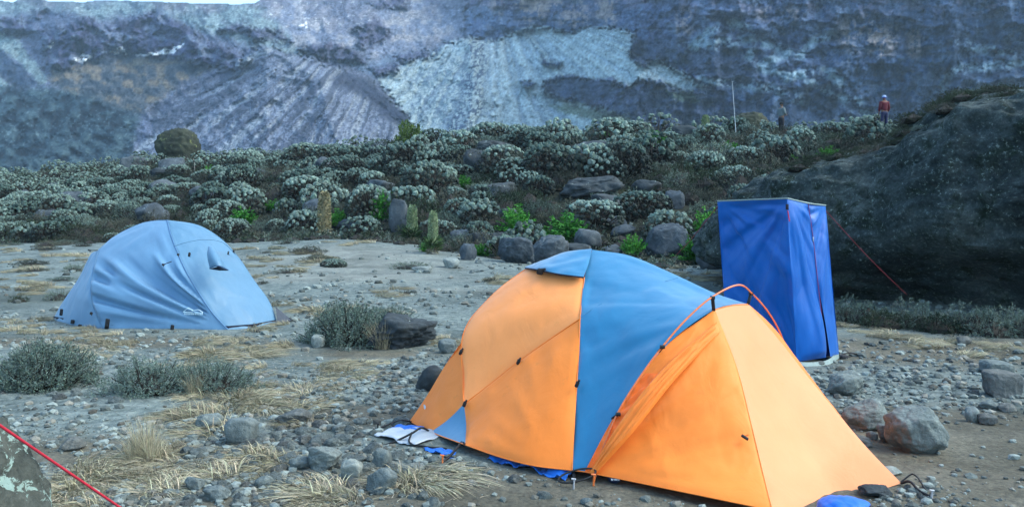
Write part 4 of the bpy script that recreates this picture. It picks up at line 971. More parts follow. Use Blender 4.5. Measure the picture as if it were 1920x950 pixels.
def build_rocks():
    for k, (lab, px, py, w_, h_, mt, sd_, cat) in enumerate(ROCKS):
        nm = 'rock' if cat == 'rock' else 'boulder'
        big = w_ > 50
        place_rock(nm, lab, cat, px, py, w_, h_, sd_, mt, sub=5 if w_ > 60 else (4 if w_ > 30 else 3), cuts=11 if mt is not M_RPALE else 8, rough=.15,
                   round_=2.4 if sd_ in (48, 49) else (.35 if mt is not M_RHILL else .5), boxy=.55 if sd_ in (45, 26, 27, 8, 3) else (1.0 if sd_ in (48, 49) else .85))
    o = place_rock("boulder", "dark boulder with rusty hollow and grey shrub behind, between the two dome tents", "boulder", 750, 656, 130, 66, 71, M_RDK, sub=5, rough=.26, cuts=9, boxy=1.0)
build_rocks()

def near_boulder():
    W_, F = rock_shape(83, 5, (1, 1, 1), 1, .10, .9)
    W_ = W_ * 2; W_ = np.sign(W_) * np.abs(W_) ** .72; q = W_ + .05 * fbm(W_[:, 0] * 3, W_[:, 1] * 3, W_[:, 2] * 3, 4)[:, None]
    W_ = q * np.array([.52, .5, .66])
    c = P(-62, 960, 3.5); c[0] = -2.70; c[2] = .02
    mb = MB(); mb.add(W_, F)
    link("boulder", mb.mesh("boulder", [M_NEARL], True, False), None, c, label="boulder patched with pale lichen in the bottom left corner, behind the red rope", category="boulder")
near_boulder()

# ------------------------------------------------------------------ the huge boulder on the right
BCX, BCY = 11.6, 18.2
def big_boulder_top(x, y):
    """height of the rock's upper surface"""
    px = CX + FPX * x / np.maximum(y, 1)
    top = np.interp(px, [1380, 1410, 1432, 1500, 1560, 1620, 1690, 1722, 1760, 1810, 1900, 2000, 2200, 2600], [352, 322, 306, 300, 296, 288, 268, 242, 218, 206, 204, 204, 225, 250])
    return CAMZ + (HY - top) / FPX * 17.0
def build_big_boulder():
    # footprint outline (world x, y), the side towards the camera first
    fp = np.array([(4.75, 15.9), (5.3, 14.75), (5.75, 14.35), (6.5, 14.0), (7.3, 12.9), (8.1, 12.1), (9.6, 11.3), (12.0, 10.9), (15.0, 11.8), (17.5, 14.5), (17.5, 19), (15, 23), (11, 24.5), (7.5, 23), (5.4, 19.5)])
    c = np.array([11.2, 17.5])
    out = catmull(np.vstack([fp, fp[:1]]), 420)[:-1]
    rs = np.r_[np.linspace(0, .8, 60), np.linspace(.8, 1, 34)[1:]]
    side = np.linspace(0, 1, 110)[1:]
    m = len(out)
    rings = []
    for r in rs:
        p = c + (out - c) * r; z = big_boulder_top(p[:, 0], p[:, 1])
        drop = np.clip((r - .45) / .55, 0, 1) ** 2.2 * 1.0
        rings.append(np.column_stack([p, z - drop * (z * .16)]))
    last = rings[-1]
    for s in side:
        inward = .03 + .10 * np.sin(np.pi * min(1, s * 1.1)) * -1 + .16 * sstep(.55, .95, s) - .08 * sstep(.93, 1, s)
        p = c + (out - c) * (1 - inward + .03)
        rings.append(np.column_stack([p, last[:, 2] * (1 - s) + (-.25) * s]))
    V = np.array(rings).reshape(-1, 3); n = len(rings)
    x, y, z = V.T
    dr = np.column_stack([x - c[0], y - c[1], (z - .5) * 1.2]); dr /= np.linalg.norm(dr, axis=1)[:, None]
    d = .40 * fbm(x * .42, y * .42, z * .42, 4) + .26 * (1 - 2.4 * np.abs(fbm(x * .7 + z * .3, y * .7, z * .7 - x * .25, 4))) + .24 * fbm(x * 1.9, y * 1.9, z * 1.9, 5) + .17 * fbm(x * 5, y * 5, z * 5, 5)
    rk = np.repeat(np.clip((np.arange(n) - 50) / 45.0, .45, 1), m); d = d * sstep(-.3, .6, z) * rk
    V = V + dr * d[:, None]
    i, j = np.meshgrid(np.arange(n - 1), np.arange(m), indexing='ij')
    F = np.stack([i * m + j, (i + 1) * m + j, (i + 1) * m + (j + 1) % m, i * m + (j + 1) % m], -1).reshape(-1, 4)
    def bl(t, b):
        n1 = noise(t, .8, 8, .72); n2 = noise(t, 4, 8, .75); n3 = noise(t, 17, 6, .78); n4 = noise(t, 2.2, 8, .75, dist=.8)
        c_ = ramp(t, [(.34, (.016, .024, .026)), (.5, (.055, .072, .074)), (.66, (.11, .13, .125))], n1).outputs[0]
        c_ = mixc(t, ramp(t, [(.50, (0, 0, 0)), (.62, (.8, .8, .8))], n4).outputs[0], c_, (.016, .026, .013))
        g = ramp(t, [(.3, (.45, .47, .5)), (.5, (1, 1, 1)), (.7, (1.7, 1.7, 1.65))], n3).outputs[0]; c_ = mixc(t, .9, c_, g, 'MULTIPLY')
        sp = ramp(t, [(.59, (0, 0, 0)), (.62, (.95, .95, .95))], n3).outputs[0]; sp = mixc(t, 1.0, sp, ramp(t, [(.40, (.12, .12, .12)), (.60, (1, 1, 1))], n4).outputs[0], 'MULTIPLY'); c_ = mixc(t, sp, c_, (.30, .36, .34))
        md = ramp(t, [(.42, (0, 0, 0)), (.56, (1, 1, 1))], n1).outputs[0]; s2 = ramp(t, [(.62, (0, 0, 0)), (.67, (.6, .6, .6))], n2).outputs[0]; c_ = mixc(t, s2, c_, (.20, .26, .27))
        t.links.new(c_, b.inputs["Base Color"])
        k = bump(t, b, n2, .9, .12); bump(t, b, n3, .8, .03, k)
    o = np.array([c[0], c[1], 0])
    mb = MB(); mb.add(V - o, F)
    link("huge_boulder", mb.mesh("huge_boulder", [mat("speckled_dark_boulder", bl, .95, .12)], True, False), None, o, label="huge dark speckled boulder filling the right side behind the toilet tent", category="boulder")
    return V.reshape(n, m, 3)
BB = build_big_boulder()


# ------------------------------------------------------------------ wording: which neighbour a thing stands by
LM_HILL = [(325, 262, "the dome-shaped boulder"), (60, 340, "the far left edge"), (75, 430, "the dark green scrub"), (314, 395, "the grey-blue tent"), (480, 330, "the left slope"), (607, 400, "the brown lobelia"), (565, 270, "the low olive bush"), (745, 400, "the standing slab"), (772, 255, "the tall olive bush"), (708, 350, "the bluish boulder"), (845, 430, "the twin green lobelias"),
           (930, 280, "the purplish boulder"), (1118, 340, "the long outcrop"), (1050, 245, "the crest boulder"), (968, 470, "the dark foot boulder"), (1030, 470, "the big grey boulder"), (1215, 355, "the outcrop's right end"), (1255, 450, "the large patchy boulder"), (1322, 225, "the crest lobelia"), (1410, 225, "the mossy boulder"), (1380, 190, "the white pole"), (1450, 350, "the toilet tent"), (1658, 210, "the person in red"), (1598, 300, "the flat ridge boulder"), (880, 350, "the green mid-slope clump"), (1225, 270, "the bright green clump"), (1500, 270, "the person in grey")]
LM_CAMP = [(446, 810, "the upright slab stone"), (604, 862, "the wedge-shaped rock"), (657, 882, "the pale round rock"), (714, 903, "the broad grey rock"), (546, 785, "the flat dark rock"), (388, 790, "the angular rock"), (130, 835, "the dark low rock"), (272, 820, "the tall yellow tuft"), (320, 710, "the wide sage"), (60, 690, "the left-edge sage"), (595, 642, "the pale cube stone"), (750, 625, "the mossy boulder"), (805, 710, "the tucked dark boulder"),
           (745, 812, "the white plastic sheet"), (1590, 722, "the brownish boulder"), (1632, 780, "the pale tan boulder"), (1731, 810, "the largest boulder"), (1886, 725, "the square-cut boulder"), (1826, 778, "the egg-shaped stone"), (1665, 930, "the porch tip"), (1500, 690, "the toilet tent"), (1700, 600, "the boulder-foot shrubs"), (1870, 620, "the right edge shrubs"), (310, 600, "the grey-blue tent"), (35, 560, "the green cushion"), (620, 490, "the brown track shrub"), (780, 500, "the hummock bush"), (968, 480, "the dark foot boulder"), (1300, 515, "the grassy gap"), (402, 935, "the bluish bottom rock"), (560, 700, "the straw patch"), (430, 650, "the straw strip"), (900, 925, "the blue tarp strip"), (50, 930, "the lichen boulder")]
USED = {}
def where(px, py, lms):
    d = sorted(((px - a) ** 2 + ((py - b) * 1.5) ** 2, a, b, n) for a, b, n in lms)[0]
    dx, dy = px - d[1], (py - d[2]) * 1.5; r = math.sqrt(d[0])
    if abs(dx) > 2.2 * abs(dy): w_ = "right of" if dx > 0 else "left of"
    elif abs(dy) > 2.2 * abs(dx): w_ = "below" if dy > 0 else "above"
    else: w_ = ("lower " if dy > 0 else "upper ") + ("right of" if dx > 0 else "left of")
    q = "just " if r < 32 else ("" if r < 75 else "well ")
    return (q + w_).strip() + " " + d[3]
SIZES = ["", "smaller ", "larger ", "squat ", "uneven ", "slightly tilted ", "partly hidden ", "faint "]
def uniq(base):
    k = USED.get(base, 0); USED[base] = k + 1
    return base if k == 0 else (['second ', 'third ', 'fourth ', 'fifth ', 'sixth '][k - 1] + base if k < 6 else base)
def unique(look, px, py, lms):
    wh = where(px, py, lms); base = f"{look} {wh}"
    k = USED.get(base, 0); USED[base] = k + 1
    if k == 0: return base
    alt = ["another " + base, base + ", further off", "third " + base, base + ", nearly hidden"]
    return alt[k - 1] if k - 1 < len(alt) else base
# ================================================================== PLANTS
def leaves(mb, P0, D, L, Wd, rg, mi=0, col=None, droop=.0, tri=True):
    """little pointed leaves: start points P0, directions D"""
    n = len(P0); D = D / (np.linalg.norm(D, axis=1)[:, None] + 1e-9)
    s = np.cross(D, rg.normal(size=(n, 3))); s /= np.linalg.norm(s, axis=1)[:, None] + 1e-9
    L = np.broadcast_to(L, (n,))[:, None]; Wd = np.broadcast_to(Wd, (n,))[:, None]
    a = P0 - s * Wd * .5; b = P0 + s * Wd * .5; t = P0 + D * L; t[:, 2] -= droop * L[:, 0]
    c = None if col is None else np.repeat(col, 4 if not tri else 3, axis=0)
    if tri:
        V = np.stack([a, b, t], 1).reshape(-1, 3); F = np.arange(3 * n).reshape(-1, 3)
    else:
        w2 = s * Wd * .42; mid = P0 + D * L * .62
        V = np.stack([a * .6 + P0 * .4, b * .6 + P0 * .4, mid + w2, t], 1)
        V = np.stack([P0, mid - w2, t, mid + w2], 1).reshape(-1, 3); F = np.arange(4 * n).reshape(-1, 4)
    mb.add(V, F, mi, c)
def sph(rg, n, zmin=-1):
    z = rg.uniform(zmin, 1, n); a = rg.uniform(0, 2 * math.pi, n); r = np.sqrt(1 - z * z)
    return np.column_stack([r * np.cos(a), r * np.sin(a), z])
def tones(rg, n, lo=.7, hi=1.25, tint=.08):
    v = rg.uniform(lo, hi, (n, 1)); return v * (1 + rg.uniform(-tint, tint, (n, 3)))

M_SILV = leaf_mat("silver_leaves", (.078, .122, .102), (.245, .325, .275))
M_SILD = leaf_mat("shaded_old_leaves", (.022, .032, .028), (.060, .075, .060))  # darker leaves for low heads: old growth, with shade put into the colour
M_TWIG = leaf_mat("dark_twigs", (.022, .020, .017), (.05, .045, .038))
M_SAGE = leaf_mat("sage_leaves", (.070, .100, .082), (.165, .205, .165))
M_SAGEF = leaf_mat("pale_sage_leaves", (.11, .15, .125), (.22, .275, .23))
M_HEATH = leaf_mat("dark_heath_leaves", (.012, .026, .016), (.035, .052, .028))
M_BRN = leaf_mat("brown_grey_twigs", (.030, .038, .030), (.090, .096, .070))
M_FERN = leaf_mat("bright_green_fronds", (.045, .17, .02), (.09, .27, .035))
M_OLIVE = leaf_mat("olive_green_leaves", (.06, .10, .02), (.09, .14, .03))
M_STRAW = leaf_mat("straw", (.28, .255, .17), (.43, .39, .27))
M_STRAWD = leaf_mat("weathered_straw", (.17, .155, .105), (.30, .27, .19))
M_LOBG = leaf_mat("lobelia_bracts", (.20, .27, .15), (.26, .32, .18))
M_LOBB = leaf_mat("dry_lobelia_bracts", (.30, .27, .16), (.36, .32, .19))
M_LOBD = leaf_mat("lobelia_rosette", (.03, .06, .02), (.05, .09, .03))

def silver_bush(seed, heads=64, rdk=1, hsub=2, flat=.85, leafn=13, lobes=4, dead=.32):
    """cushion everlasting: woody candelabra ending in round silver heads"""
    rg = np.random.default_rng(seed); mb = MB()
    lc = sph(rg, lobes, .0) * np.array([.42, .42, .25]); lr = rg.uniform(.5, .72, lobes); lc[0] = 0; lr[0] = .8
    D = sph(rg, heads * 6, -.35); best = []
    # farthest-point spread of the heads
    k = lobes; S = []
    for d in D:
        t = max(np.dot(lc[i], d) + math.sqrt(max(0, lr[i] ** 2 - np.dot(lc[i], lc[i]) + np.dot(lc[i], d) ** 2)) for i in range(k))
        S.append(d * t * np.array([1, 1, flat]))
    S = np.array(S); S[:, 2] += .32
    S = S[S[:, 2] > .08]
    idx = [0]; dist = np.linalg.norm(S - S[0], axis=1)
    while len(idx) < min(heads, len(S)):
        j = int(dist.argmax()); idx.append(j); dist = np.minimum(dist, np.linalg.norm(S - S[j], axis=1))
    S = S[idx]; base = np.array([0, 0, -.12])
    hv, hf_ = ICO[hsub]
    for i, h in enumerate(S):
        rd = rg.uniform(.065, .145) * rdk; nrm = h - np.array([0, 0, .1]); nrm /= np.linalg.norm(nrm)
        low = h[2] < dead + .06 + rg.uniform(-.2, .2)  # low heads turn dark: old leaves, plus top-light shade painted in
        tone = rg.uniform(.55, 1.2)
        bump_ = 1 + .32 * vnoise(hv[:, 0] * 2.6 + i, hv[:, 1] * 2.6, hv[:, 2] * 2.6 + seed)
        W_ = hv * bump_[:, None]; al = W_ @ nrm; W_ = W_ + nrm * np.where(al < 0, -al * .75, 0)[:, None] * 1.0
        keep = ((hv[hf_].mean(1)) @ nrm) > -.45
        mb.add(W_ * rd * .86 + h, hf_[keep], 1 if low else 0, np.repeat(tones(rg, len(hv), .60, 1.2), 1, axis=0) * tone * .8)
        d = sph(rg, leafn * 2); d = d[(d @ nrm) > -.2][:leafn]
        leaves(mb, h + d * rd * .72, d * .9 + rg.normal(scale=.5, size=d.shape), rd * rg.uniform(.30, .52, len(d)), rd * .30, rg, 1 if low else 0, tones(rg, len(d), .7, 1.3) * tone, tri=False)
        if i % 2 == 0:
            mid = h * .5 + base * .5 + rg.normal(scale=.05, size=3); tube(mb, [base + rg.normal(scale=.03, size=3), mid, h - nrm * rd * .5], [.035, .022, .010], 4, 2, caps=False)
    # old dead leaves hanging under the heads
    nd = 420 if hsub == 2 else 90; d = sph(rg, nd, -.2); p = np.array([0, 0, .22]) + d * rg.uniform(.35, .66, (nd, 1)) * np.array([1, 1, .8]); p[:, 2] = np.maximum(p[:, 2], -.02)
    leaves(mb, p, d * .4 + np.array([0, 0, -.3]) + rg.normal(scale=.6, size=d.shape), .13, .07, rg, 2, tones(rg, nd, .6, 1.5), tri=False)
    return mb.mesh("silver_bush", [M_SILV, M_SILD, M_TWIG], False)

def twig_bush(seed, mats, stems=150, per=16, size=.055, spread=1.0, flat=.75, mi=0, lw=.5, fill=.0, sl=.16, lean=0.0):
    """shrub: a lumpy mound of short leafy sprigs on hidden branches"""
    rg = np.random.default_rng(seed); mb = MB()
    d = sph(rg, stems, .0)
    lob = .82 + .26 * vnoise(d[:, 0] * 2.1 + seed, d[:, 1] * 2.1, d[:, 2] * 2.1) + .12 * vnoise(d[:, 0] * 5 + seed, d[:, 1] * 5, d[:, 2] * 5)
    shell = np.where(rg.uniform(size=stems) < .72, rg.uniform(.84, 1.03, stems), rg.uniform(.45, .84, stems))
    root = d * (lob * shell)[:, None] * np.array([spread, spread, flat]); root[:, 2] = np.maximum(root[:, 2] - sl * .35, 0)
    ax = d * .75 + np.array([lean, 0, .95]) + rg.normal(scale=.30, size=(stems, 3)); ax /= np.linalg.norm(ax, axis=1)[:, None]
    L = sl * rg.uniform(.55, 1.35, stems)
    for i in range(0, stems, 5):
        tube(mb, [root[i] * [.15, .15, 0] - [0, 0, .05], root[i] * [.7, .7, .55], root[i] + ax[i] * L[i] * .9], [.020, .012, .004], 3, 1, caps=False)
    t = rg.uniform(0, 1.0, (stems, per))
    p = root[:, None] + ax[:, None] * (t * L[:, None])[..., None] + rg.normal(scale=size * .32, size=(stems, per, 3))
    dd = ax[:, None] * (.35 + .6 * t[..., None]) + rg.normal(scale=.62, size=(stems, per, 3))
    p = p.reshape(-1, 3); p[:, 2] = np.maximum(p[:, 2], .0)
    tn = np.repeat(rg.uniform(.65, 1.25, (stems, 1)), per, axis=0) * tones(rg, stems * per, .7, 1.25)
    leaves(mb, p, dd.reshape(-1, 3), size * rg.uniform(.7, 1.35, stems * per), size * lw, rg, mi, tn, tri=False)
    # dark woody inside so that the ground does not show through
    V, F = ICO[1]; W_ = V * np.array([spread, spread, flat]) * .60; W_[:, 2] = np.maximum(W_[:, 2], -.03); mb.add(W_ * (1 + .2 * vnoise(V[:, 0] * 3, V[:, 1] * 3, V[:, 2] * 3 + seed))[:, None], F, 1, .6)
    return mb.mesh("leafy_shrub", mats, False)

def fern_bush(seed, mats, n=80, seg=9):
    """arching feathery fronds"""
    rg = np.random.default_rng(seed); mb = MB()
    for i in range(n):
        a = rg.uniform(0, 2 * math.pi); tilt = rg.uniform(.15, 1.15); L = rg.uniform(.6, 1.05)
        s = np.linspace(0, 1, seg); out = np.array([math.cos(a), math.sin(a), 0])
        q = out * (np.sin(tilt) * s * L)[:, None] * .95 + np.array([0, 0, 1]) * (L * (np.cos(tilt) * s * 1.0 + .25 * s - .35 * s * s * tilt))[:, None]
        tube(mb, q, [.008] * seg, 3, 0, tones(rg, 1, .6, .9)[0], caps=False)
        side = np.cross(out, [0, 0, 1.0])
        k = 30; tt = rg.uniform(.15, 1, k); pos = np.array([np.interp(tt, s, q[:, c]) for c in range(3)]).T
        sg = np.where(rg.uniform(size=k) < .5, -1, 1)
        dd = side * sg[:, None] + out * .6 + rg.normal(scale=.35, size=(k, 3)) + [0, 0, .15]
        leaves(mb, pos, dd, .2 * (1.15 - tt * .7), .062, rg, 0, tones(rg, k, .7, 1.35), tri=False)
    return mb.mesh("fern_clump", mats, False)

def grass_tuft(seed, n=130, L=.30, lean=(.5, 0), mats=None, spread=.14, curl=1.0, w_=.0042, flop=.8):
    rg = np.random.default_rng(seed)
    a = rg.uniform(0, 2 * math.pi, n); r = spread * np.sqrt(rg.uniform(0, 1, n))
    p0 = np.column_stack([r * np.cos(a), r * np.sin(a), 0 * r])
    out = np.column_stack([np.cos(a), np.sin(a)]) * rg.uniform(.15, 1.0, (n, 1)) * flop + np.array(lean) + rg.normal(scale=.25, size=(n, 2))
    ln = L * rg.uniform(.45, 1.1, n); k = 5; s = np.linspace(0, 1, k)
    hmag = np.linalg.norm(out, axis=1)
    up = 1 / np.sqrt(1 + hmag ** 2)
    X = p0[:, None, :2] + out[:, None] * (ln * up)[:, None, None] * (s ** 1.5)[None, :, None]
    Z = (ln * up)[:, None] * (s[None] * 1.25 - curl * (.35 + .35 * np.minimum(hmag, 1.6))[:, None] * s[None] ** 2); Z = np.maximum(Z, .004 + .01 * rg.uniform(size=(n, 1)))
    C_ = np.concatenate([X, Z[..., None]], -1)
    sd_ = np.cross(np.column_stack([out, 0 * hmag]), rg.normal(size=(n, 3))); sd_ /= np.linalg.norm(sd_, axis=1)[:, None] + 1e-9
    wd = w_ * rg.uniform(.7, 1.4, n)[:, None, None] * np.array([1, 1, .85, .6, .15])[None, :, None]
    A = C_ - sd_[:, None] * wd; B = C_ + sd_[:, None] * wd
    V = np.stack([A, B], 2).reshape(-1, 3)
    i, j = np.meshgrid(np.arange(n), np.arange(k - 1), indexing='ij'); o = (i * k + j) * 2
    F = np.stack([o, o + 1, o + 3, o + 2], -1).reshape(-1, 4)
    col = np.repeat(tones(rg, n, .6, 1.3, .07), k * 2, axis=0)
    mb = MB(); mb.add(V, F, 0, col)
    return mb.mesh("grass_tuft", mats or [M_STRAW], False)

SB = [silver_bush(100 + i, rdk=[1, .8, 1, .72, .85, 1, .7][i], heads=[90, 140, 80, 190, 120, 70, 200][i], flat=[.85, .75, 1.0, .7, .9, .8, .95][i], lobes=[3, 5, 2, 6, 4, 3, 5][i], dead=[.50, .56, .42, .44, .66, .40, .75][i]) for i in range(7)]
SBL = [silver_bush(130 + i, heads=46, flat=.85, leafn=3, lobes=3 + i, dead=.5, hsub=1) for i in range(3)]
TBL = [twig_bush(140 + i, [m_, M_TWIG], 70, 6, .11, flat=.85) for i, m_ in enumerate((M_BRN, M_HEATH, M_SAGE))]
TBK = [twig_bush(200 + i, [M_BRN, M_TWIG], 330, 10, .055, flat=[.85, 1.0, .75][i], sl=.12) for i in range(3)]
TBD = [twig_bush(210 + i, [M_HEATH, M_TWIG], 330, 10, .055, flat=[.9, 1.05, .75][i], sl=.10) for i in range(3)]
TBS = [twig_bush(220 + i, [M_SAGE, M_TWIG], 330, 10, .055, flat=[.85, .75, .95][i], sl=.11) for i in range(3)]
FB = [fern_bush(230 + i, [M_FERN]) for i in range(3)]

# ---- the thicket on the slope
PLACES = [(-999, 120, "at the far left above the brown scrub"), (120, 300, "on the left below the dome-shaped ridge boulder"), (300, 470, "above the grey-blue dome tent"), (470, 590, "left of the tall brown lobelia"), (590, 720, "between the brown lobelia and the standing slab"),
          (720, 850, "above the two green lobelias"), (850, 960, "left of the long dark outcrop's end"), (960, 1060, "left side above the orange tent's hood"), (1060, 1200, "around the long dark outcrop"), (1200, 1340, "left of the toilet tent's top"), (1340, 1480, "above the toilet tent"), (1480, 1620, "left of the person in red"), (1620, 9999, "beside the huge boulder's crest")]
ROWS = [(0, .12, "at the slope's foot"), (.12, .34, "low on the slope"), (.34, .58, "half way up"), (.58, .82, "high on the slope"), (.82, 9, "on the crest")]
def spot(px, t):
    c = next(q[2] for q in PLACES if q[0] <= px < q[1]); r = next(q[2] for q in ROWS if q[0] <= t < q[1]); return r, c
LOOK_S = ["round silver cushion bush", "broad lumpy silver bush", "tall round silver bush", "flat spreading silver bush", "silver bush with a dark skirt", "small tight silver bush", "grey-skirted silver bush"]
LABELS = {}
def put_bush(me, name, look, cat, x, y, s, grp, sz=1.0, rz=None, label=None):
    z = H(x, y); px = CX + FPX * x / y
    t = (y - np.interp(px, _U, _DB)) / (np.interp(px, _U, _DT) - np.interp(px, _U, _DB))
    if label is None: label = unique(look, px, HY - (z - CAMZ) / y * FPX - 18, LM_HILL)
    o = link(name, me, None, (x, y, z - .05 * s), (random.uniform(-.08, .08), random.uniform(-.08, .08), random.uniform(0, 6.28) if rz is None else rz), (s, s * random.uniform(.85, 1.1), s * sz), label=label, category=cat, group=grp)
    return o
AVOID = []
for (_, px, py, w_, h_, mt, sd_, cat) in ROCKS:
    if cat == 'boulder' and py > 250:
        g = G(px, py); AVOID.append((g[0], g[1], w_ / FPX * g[1] * .55, g[1]))
def clear_of(x, y, s):
    px = CX + FPX * x / y
    for (ax_, ay, ar, gy) in AVOID:
        if abs(x - ax_) < ar + s * .55 and -2.6 < (y - ay) < ar * 1.2: return False
    if BCX - 7.2 < x and y < 24.5: return False
    return True
FERN_LIST = [(970, 440, 86, .9, "wide bright green fern clump above the orange tent's hood"), (1062, 456, 100, .8, "bright green fern clump draped over the big grey boulder"), (1185, 480, 58, 1.0, "green fern clump right of the smooth rounded boulder"), (1325, 452, 72, 1.2, "green fern clump touching the toilet tent's left wall"), (1300, 494, 72, 1.0, "green ferns around the boulder beside the toilet tent"),
             (715, 416, 50, 1.6, "green fern clump left of the standing slab"), (634, 424, 50, .9, "green fern clump right of the tall brown lobelia"), (745, 374, 36, .8, "small green clump above the standing slab"), (1228, 284, 66, .8, "bright green clump high on the slope above the outcrop"), (1142, 268, 44, .7, "light green clump near the crest above the outcrop"), (870, 354, 40, .9, "green clump in the middle of the slope above the lobelias"),
             (982, 304, 28, .9, "tiny bright green clump on the upper slope, centre"), (1370, 290, 40, .9, "green clump near the crest above the toilet tent"), (1555, 300, 60, .6, "green clump left of the huge boulder's crest"), (800, 472, 34, .9, "green rosette clump at the foot of the lobelias"), (455, 426, 66, .8, "green fern patch right of the grey-blue tent's top"), (905, 480, 46, .8, "green clump left of the dark boulder behind the orange tent"), (1495, 304, 40, .6, "green moss-like clump on the crest right of the toilet tent"), (515, 396, 44, .7, "small green clump above the track, left of the brown lobelia"), (395, 330, 40, .7, "small green clump on the left slope above the grey-blue tent")]
FERNS = [(G(q[0], q[1])[0], q[2] / FPX * G(q[0], q[1])[1] / 2, G(q[0], q[1])[1]) for q in FERN_LIST]
FERNS += [(G(a, b)[0], .9, G(a, b)[1]) for a, b in ((772, 282), (565, 290), (1322, 250))]
def thicket():
    rg = random.Random(5); pts = []; rest = []
    counts = dict(s=0, k=0, d=0, g=0, f=0)
    tries = 0; cells = {}
    while tries < 60000:
        tries += 1
        px = rg.uniform(-50, 1860); t = rg.uniform(-.04, 1.12)
        db, dt = np.interp(px, _U, _DB), np.interp(px, _U, _DT)
        y = db + t * (dt - db); x = (px - CX) / FPX * y
        s = rg.uniform(.55, 1.15) * (1.25 if px > 560 else .98)
        if t < .12: s *= .75
        key = (int(x // 2), int(y // 2)); ok = True
        for i in (-1, 0, 1):
            for j in (-1, 0, 1):
                for (a, b, c) in cells.get((key[0] + i, key[1] + j), ()):
                    if (a - x) ** 2 + (b - y) ** 2 < ((c + s) * (.53 if px > 560 else .58)) ** 2: ok = False; break
        if not ok or not clear_of(x, y, s): continue
        if any(abs(x - a) < b + s * .5 and -2.4 < y - c < .6 for a, b, c in FERNS): continue
        if px > 1450 and t < .72: continue
        if abs(px - 1658) < 26 and 36 < y < 46: continue
        if any(abs(px - q) < 24 + 10 * s and y < yy for q, yy in ((607, 34.5), (772, 32), (811, 29.5))): continue
        cells.setdefault(key, []).append((x, y, s)); pts.append((x, y, s, px, t))
    pts.sort(key=lambda q: q[1])
    rest_v = []
    for (x, y, s, px, t) in pts:
        nz = float(vnoise(x * .18, y * .18, 3.0)); r = rg.random()
        silver = .46 if t > .18 else .20
        silver += .30 * nz
        if px < 480: silver += .12
        if px > 1150 and t < .6: silver -= .12
        kind = 's' if r < silver else ('k' if rg.random() < .5 else ('d' if rg.random() < .55 else 'g'))
        if kind == 's':
            i = rg.randrange(7); me, look, cat, nm, grp = SB[i], LOOK_S[i], "bush", "silver_bush", "silver cushion bushes of the thicket"
        elif kind == 'k': me, look, cat, nm, grp = TBK[rg.randrange(3)], "brown-grey twiggy shrub", "shrub", "twiggy_shrub", "twiggy shrubs of the thicket"
        elif kind == 'd': me, look, cat, nm, grp = TBD[rg.randrange(3)], "dark green heath shrub", "shrub", "heath_shrub", "heath shrubs of the thicket"
        else: me, look, cat, nm, grp = TBS[rg.randrange(3)], "grey-green leafy shrub", "shrub", "leafy_shrub", "grey-green shrubs of the thicket"
        counts[kind] += 1
        if counts[kind] > 298 or t > 1.06:
            rest.append(({'s': SBL[len(rest) % 3], 'k': TBL[0], 'd': TBL[1], 'g': TBL[2]}[kind], x, y, s * 1.1)); continue
        put_bush(me, nm, look, cat, x, y, s * (1.10 if kind == 's' else 1.12), grp, rg.uniform(.9, 1.2) if kind == 's' else rg.uniform(.75, 1.2))
    print("THICKET", counts, "rest", len(rest))
    return rest
REST = thicket()

def stuff_mesh(items, name, mats_like=None):
    """join many little shapes (mesh, x, y, size) into one"""
    V = []; F = []; C_ = []; n = 0; MI = []
    rg = np.random.default_rng(4); mats = []; cache = {}
    ZZ = height(np.array([q[1] for q in items]), np.array([q[2] for q in items]))
    for it, (me, x, y, s) in enumerate(items):
        k = len(me.vertices); v = np.empty(k * 3, np.float32); me.vertices.foreach_get("co", v); v = v.reshape(-1, 3)
        a = rg.uniform(0, 6.28); c, s_ = math.cos(a), math.sin(a)
        v = v @ np.array([[c, s_, 0], [-s_, c, 0], [0, 0, 1]]) * s + [x, y, ZZ[it] - .05 * s]
        V.append(v); q = np.empty(k * 4, np.float32); me.color_attributes["tone"].data.foreach_get("color", q); C_.append(q.reshape(-1, 4)[:, :3])
        lt = np.empty(len(me.polygons), np.int32); me.polygons.foreach_get("loop_total", lt); li = np.empty(lt.sum(), np.int32); me.polygons.foreach_get("vertices", li)
        mi = np.empty(len(lt), np.int32); me.polygons.foreach_get("material_index", mi)
        off = len(mats); idx = []
        for m_ in me.materials:
            if m_ not in mats: mats.append(m_)
            idx.append(mats.index(m_))
        st = np.r_[0, np.cumsum(lt)[:-1]]
        f4 = lt == 4; f3 = lt == 3
        if f4.any(): F.append((li[st[f4][:, None] + np.arange(4)] + n, np.array(idx)[mi[f4]]))
        if f3.any(): F.append((li[st[f3][:, None] + np.arange(3)] + n, np.array(idx)[mi[f3]]))
        n += k
    return mesh_from(name, np.concatenate(V), [f for f, _ in F], mats, np.concatenate([m for _, m in F]), False, np.concatenate(C_))

